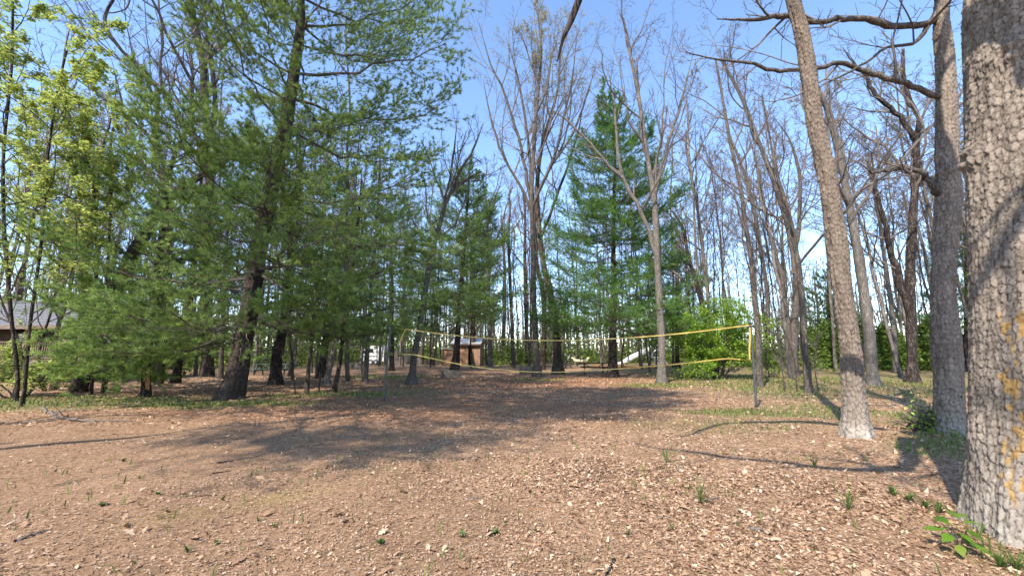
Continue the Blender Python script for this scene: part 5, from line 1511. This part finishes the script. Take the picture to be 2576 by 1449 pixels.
# little weeds in the foreground
def weed(label, loc, seed, h=.1, nl=14, broad=False):
    rng = np.random.default_rng(seed); base = np.array([loc[0], loc[1], float(gz(loc[0], loc[1]))])
    o = thing("weed_tuft", base, label, "weed", "little weeds in the foreground")
    a = rng.uniform(0, 6.28, nl); sp = rng.uniform(.2, 1.0, nl); hh = h * rng.uniform(.5, 1.1, nl)
    w = (.018 if broad else .005)
    P = np.zeros((nl, 4, 3))
    for k, t in enumerate((0, .4, .75, 1)):
        P[:, k, 0] = np.cos(a) * sp * hh * (t ** 1.4); P[:, k, 1] = np.sin(a) * sp * hh * (t ** 1.4); P[:, k, 2] = hh * (t - .45 * sp * t * t)
    s = np.stack([-np.sin(a), np.cos(a), 0*a], -1)
    ws = (w*.4, w, w*.8, w*.1)
    V = np.stack([np.stack([P[:, k] - s*ws[k], P[:, k] + s*ws[k]], 1) for k in range(4)], 1).reshape(-1, 3)
    b = (np.arange(nl)*8)[:, None]
    F = np.concatenate([b + [[2*k, 2*k+1, 2*k+3, 2*k+2]] for k in range(3)])
    kc = rng.random((nl, 1)); c = np.array([.05, .10, .02])*(1-kc) + np.array([.15, .21, .05])*kc
    MB().add(V, F, np.repeat(c, 8, 0)).build("blades", M['grass'], o, colors=True, smooth=False)
WL = "small green weed tuft sprouting from the litter in the foreground"
wpos = [(545,1370),(650,1310),(350,1210),(395,1255),(560,1260),(690,1330),(960,1375),(1160,1345),(1690,1330),(255,1285),(905,1205),(1580,1340),(1245,1330),(1350,1320),(470,1395),(310,1160),(1880,1400)]
for k, (x, y) in enumerate(wpos):
    weed(WL, G(x, y), 500 + k, h=.04 + .045 * ((k * 37) % 10) / 10, nl=10 + k % 8, broad=(k % 3 == 0))
for k, (x, y, h) in enumerate([(1678,1165,.34),(1762,1262,.36),(2135,1290,.30),(2050,1175,.22)]):
    weed(["tall thin grass tuft catching light in mid foreground litter", "tall thin grass tuft in the near litter below the branch shadow", "tall thin grass tuft nearest the big oak", "short thin grass tuft below the leaning scaly trunk"][k], G(x, y), 560 + k, h=h, nl=16)
for k, (x, y) in enumerate([(2290,1275),(2330,1290),(2365,1300),(2250,1262),(2520,1432),(2560,1440)]):
    weed("grass clump growing against the big oak's foot", G(x, y), 580 + k, h=.15, nl=26)
# seedling with big leaves at the oak's foot
def seedling():
    b = G(2415, 1392); o = thing("leafy_seedling", (b[0], b[1], float(gz(b[0], b[1]))), "low seedling with broad bright green leaves at the big oak's foot", "plant")
    rng = np.random.default_rng(8)
    mat = leaf_mat("seedling_leaves", trans=.5, rough=.4, objrand=[(0, (.13, .25, .025)), (.3, (.18, .31, .03)), (.55, (.09, .18, .02)), (.8, (.22, .29, .05))])
    t = np.linspace(0, 1, 7); wd = np.sin(PI * t ** .85) * .30; wd[0] = .015; wd[-1] = .01
    V = [(a, w, .12*abs(w) - .25*a*a) for a, w in zip(t, wd)] + [(a, 0, -.06*0 - .25*a*a) for a in t] + [(a, -w, .12*abs(w) - .25*a*a) for a, w in zip(t, wd)]
    F = [[k, 7+k, 8+k, k+1] for k in range(6)] + [[7+k, 14+k, 15+k, 8+k] for k in range(6)]
    me = MB().add(V, F).mesh("leaf"); me.materials.append(mat)
    for k, (dx, dy, z, a, s, tl) in enumerate([(-.12,-.05,.20,200,.15,-.1),(-.15,.05,.22,160,.14,.1),(-.05,-.1,.24,250,.14,0),(.02,-.08,.27,290,.15,-.2),(-.02,.06,.29,100,.15,.2),(.08,-.03,.33,330,.17,.1),(.10,.05,.34,30,.18,.3),(-.10,-.1,.12,230,.14,-.3),(.05,-.12,.14,300,.14,-.3),(.14,-.02,.20,350,.15,-.2),(-.03,0,.30,200,.13,.3),(.0,-.05,.18,270,.13,-.1),(.05,.02,.36,70,.14,.4),(-.08,.0,.26,180,.13,.0)]):
        l = bpy.data.objects.new("leaf", me); col.objects.link(l); l.parent = o
        l.location = (dx*.62, dy*.62, z*.72); l.rotation_euler = (rng.normal(0, .2), -tl, rad(a)); l.scale = (s*.78, s*.78, s*.75)
    for k in range(5):
        a = rng.uniform(0, 6.28); tube("stem", 'twigdark', o, [(0, 0, -.02), (math.cos(a)*.03, math.sin(a)*.03, .12), (math.cos(a)*.09, math.sin(a)*.07, .21)], [.005, .004, .003], 5)
seedling()
# dead branch on the ground at left, and loose sticks
def stick(name, label, pts, r, mat='wood_grey', forks=0, seed=1, group=None):
    P = np.array([G(x, y) for x, y in pts]); P[:, 2] = gz(P[:, 0], P[:, 1]) + r * .9
    rng = np.random.default_rng(seed); base = P[0].copy()
    P, R = resample(P, np.linspace(r, r*.35, len(P)), 14)
    P[1:-1] += rng.normal(size=(12, 3)) * r * .4
    o = thing(name, base, label, "stick", group)
    v, q = tubes((P - base)[None], R[None], 7); MB().add(v, q).build("shaft", M[mat], o)
    if forks:
        s2, r2 = grow(rng, (P - base)[None], R[None], forks, .2, .9, .3, (.7, .2), 5, 0.0, .12, .55, .006, flat=.35)
        s2[..., 2] = np.maximum(s2[..., 2], .0)
        v, q = tubes(s2, r2, 5); MB().add(v, q).build("side_branches", M[mat], o)
stick("fallen_branch", "dead forked branch lying on the ground below the leaning pine", [(105,1030),(140,1048),(190,1060),(260,1064),(330,1060)], .032, 'wood_grey', 6, 3)
for k, (p, r, lab) in enumerate([([(1170,1243),(1215,1242)], .012, "pale straight stick in the near litter, centre of the foreground"), ([(1900,1203),(1955,1206)], .011, "pale thin stick above the near branch shadow"),
     ([(1775,1258),(1810,1250)], .014, "short pale stick in the litter, below the crossing shadows"), ([(1885,1338),(1935,1342)], .02, "thick short broken stick low in the foreground, right of centre"), ([(1920,1312),(1950,1310)], .014, "small pale stick beside the thick broken one"),
     ([(545,1168),(590,1160)], .012, "dark thin stick in the left foreground beside the moss"), ([(535,1190),(580,1182)], .010, "dark thin stick just below another in the left foreground"), ([(35,1370),(130,1340)], .014, "long thin grey stick in the bottom left corner"),
     ([(1545,1395),(1520,1440)], .014, "dark curved stick at the bottom edge"), ([(640,1020),(700,1010)], .02, "dark stick on the shaded litter right of the biggest pine")]):
    stick("fallen_stick", lab, p, r, 'wood_grey' if k not in (5, 6, 8, 9) else 'dark', 0, 40 + k, "sticks lying on the ground")
# bare saplings by the straight tree and in the court's edge
for i, (pts, lab, H) in enumerate([([(2005,985,4),(2000,920,3),(1985,860,3)], "bare whip sapling left of the straight grey trunk", 3.0), ([(2060,990,4),(2050,930,3),(2055,870,3)], "bare twiggy sapling right of the straight grey trunk", 2.6), ([(1975,985,4),(1968,930,3),(1960,880,2)], "bare sapling with a drooping top beside the net's right pole", 2.6),
        ([(742,990,3),(735,920,3),(728,860,2)], "thin bare whip left of the leafing sapling", 3.2), ([(802,985,4),(812,900,3),(815,830,3)], "thin bare whip right of the leafing sapling", 3.6)]):
    bare_tree("whip_sapling", lab, pts, H, 'brown', seed=140 + i, counts=(7,4,3,0), cs=0.2, ang=(.7,.2), sides=6, top_r=.006, cat="sapling", ratio=.35)
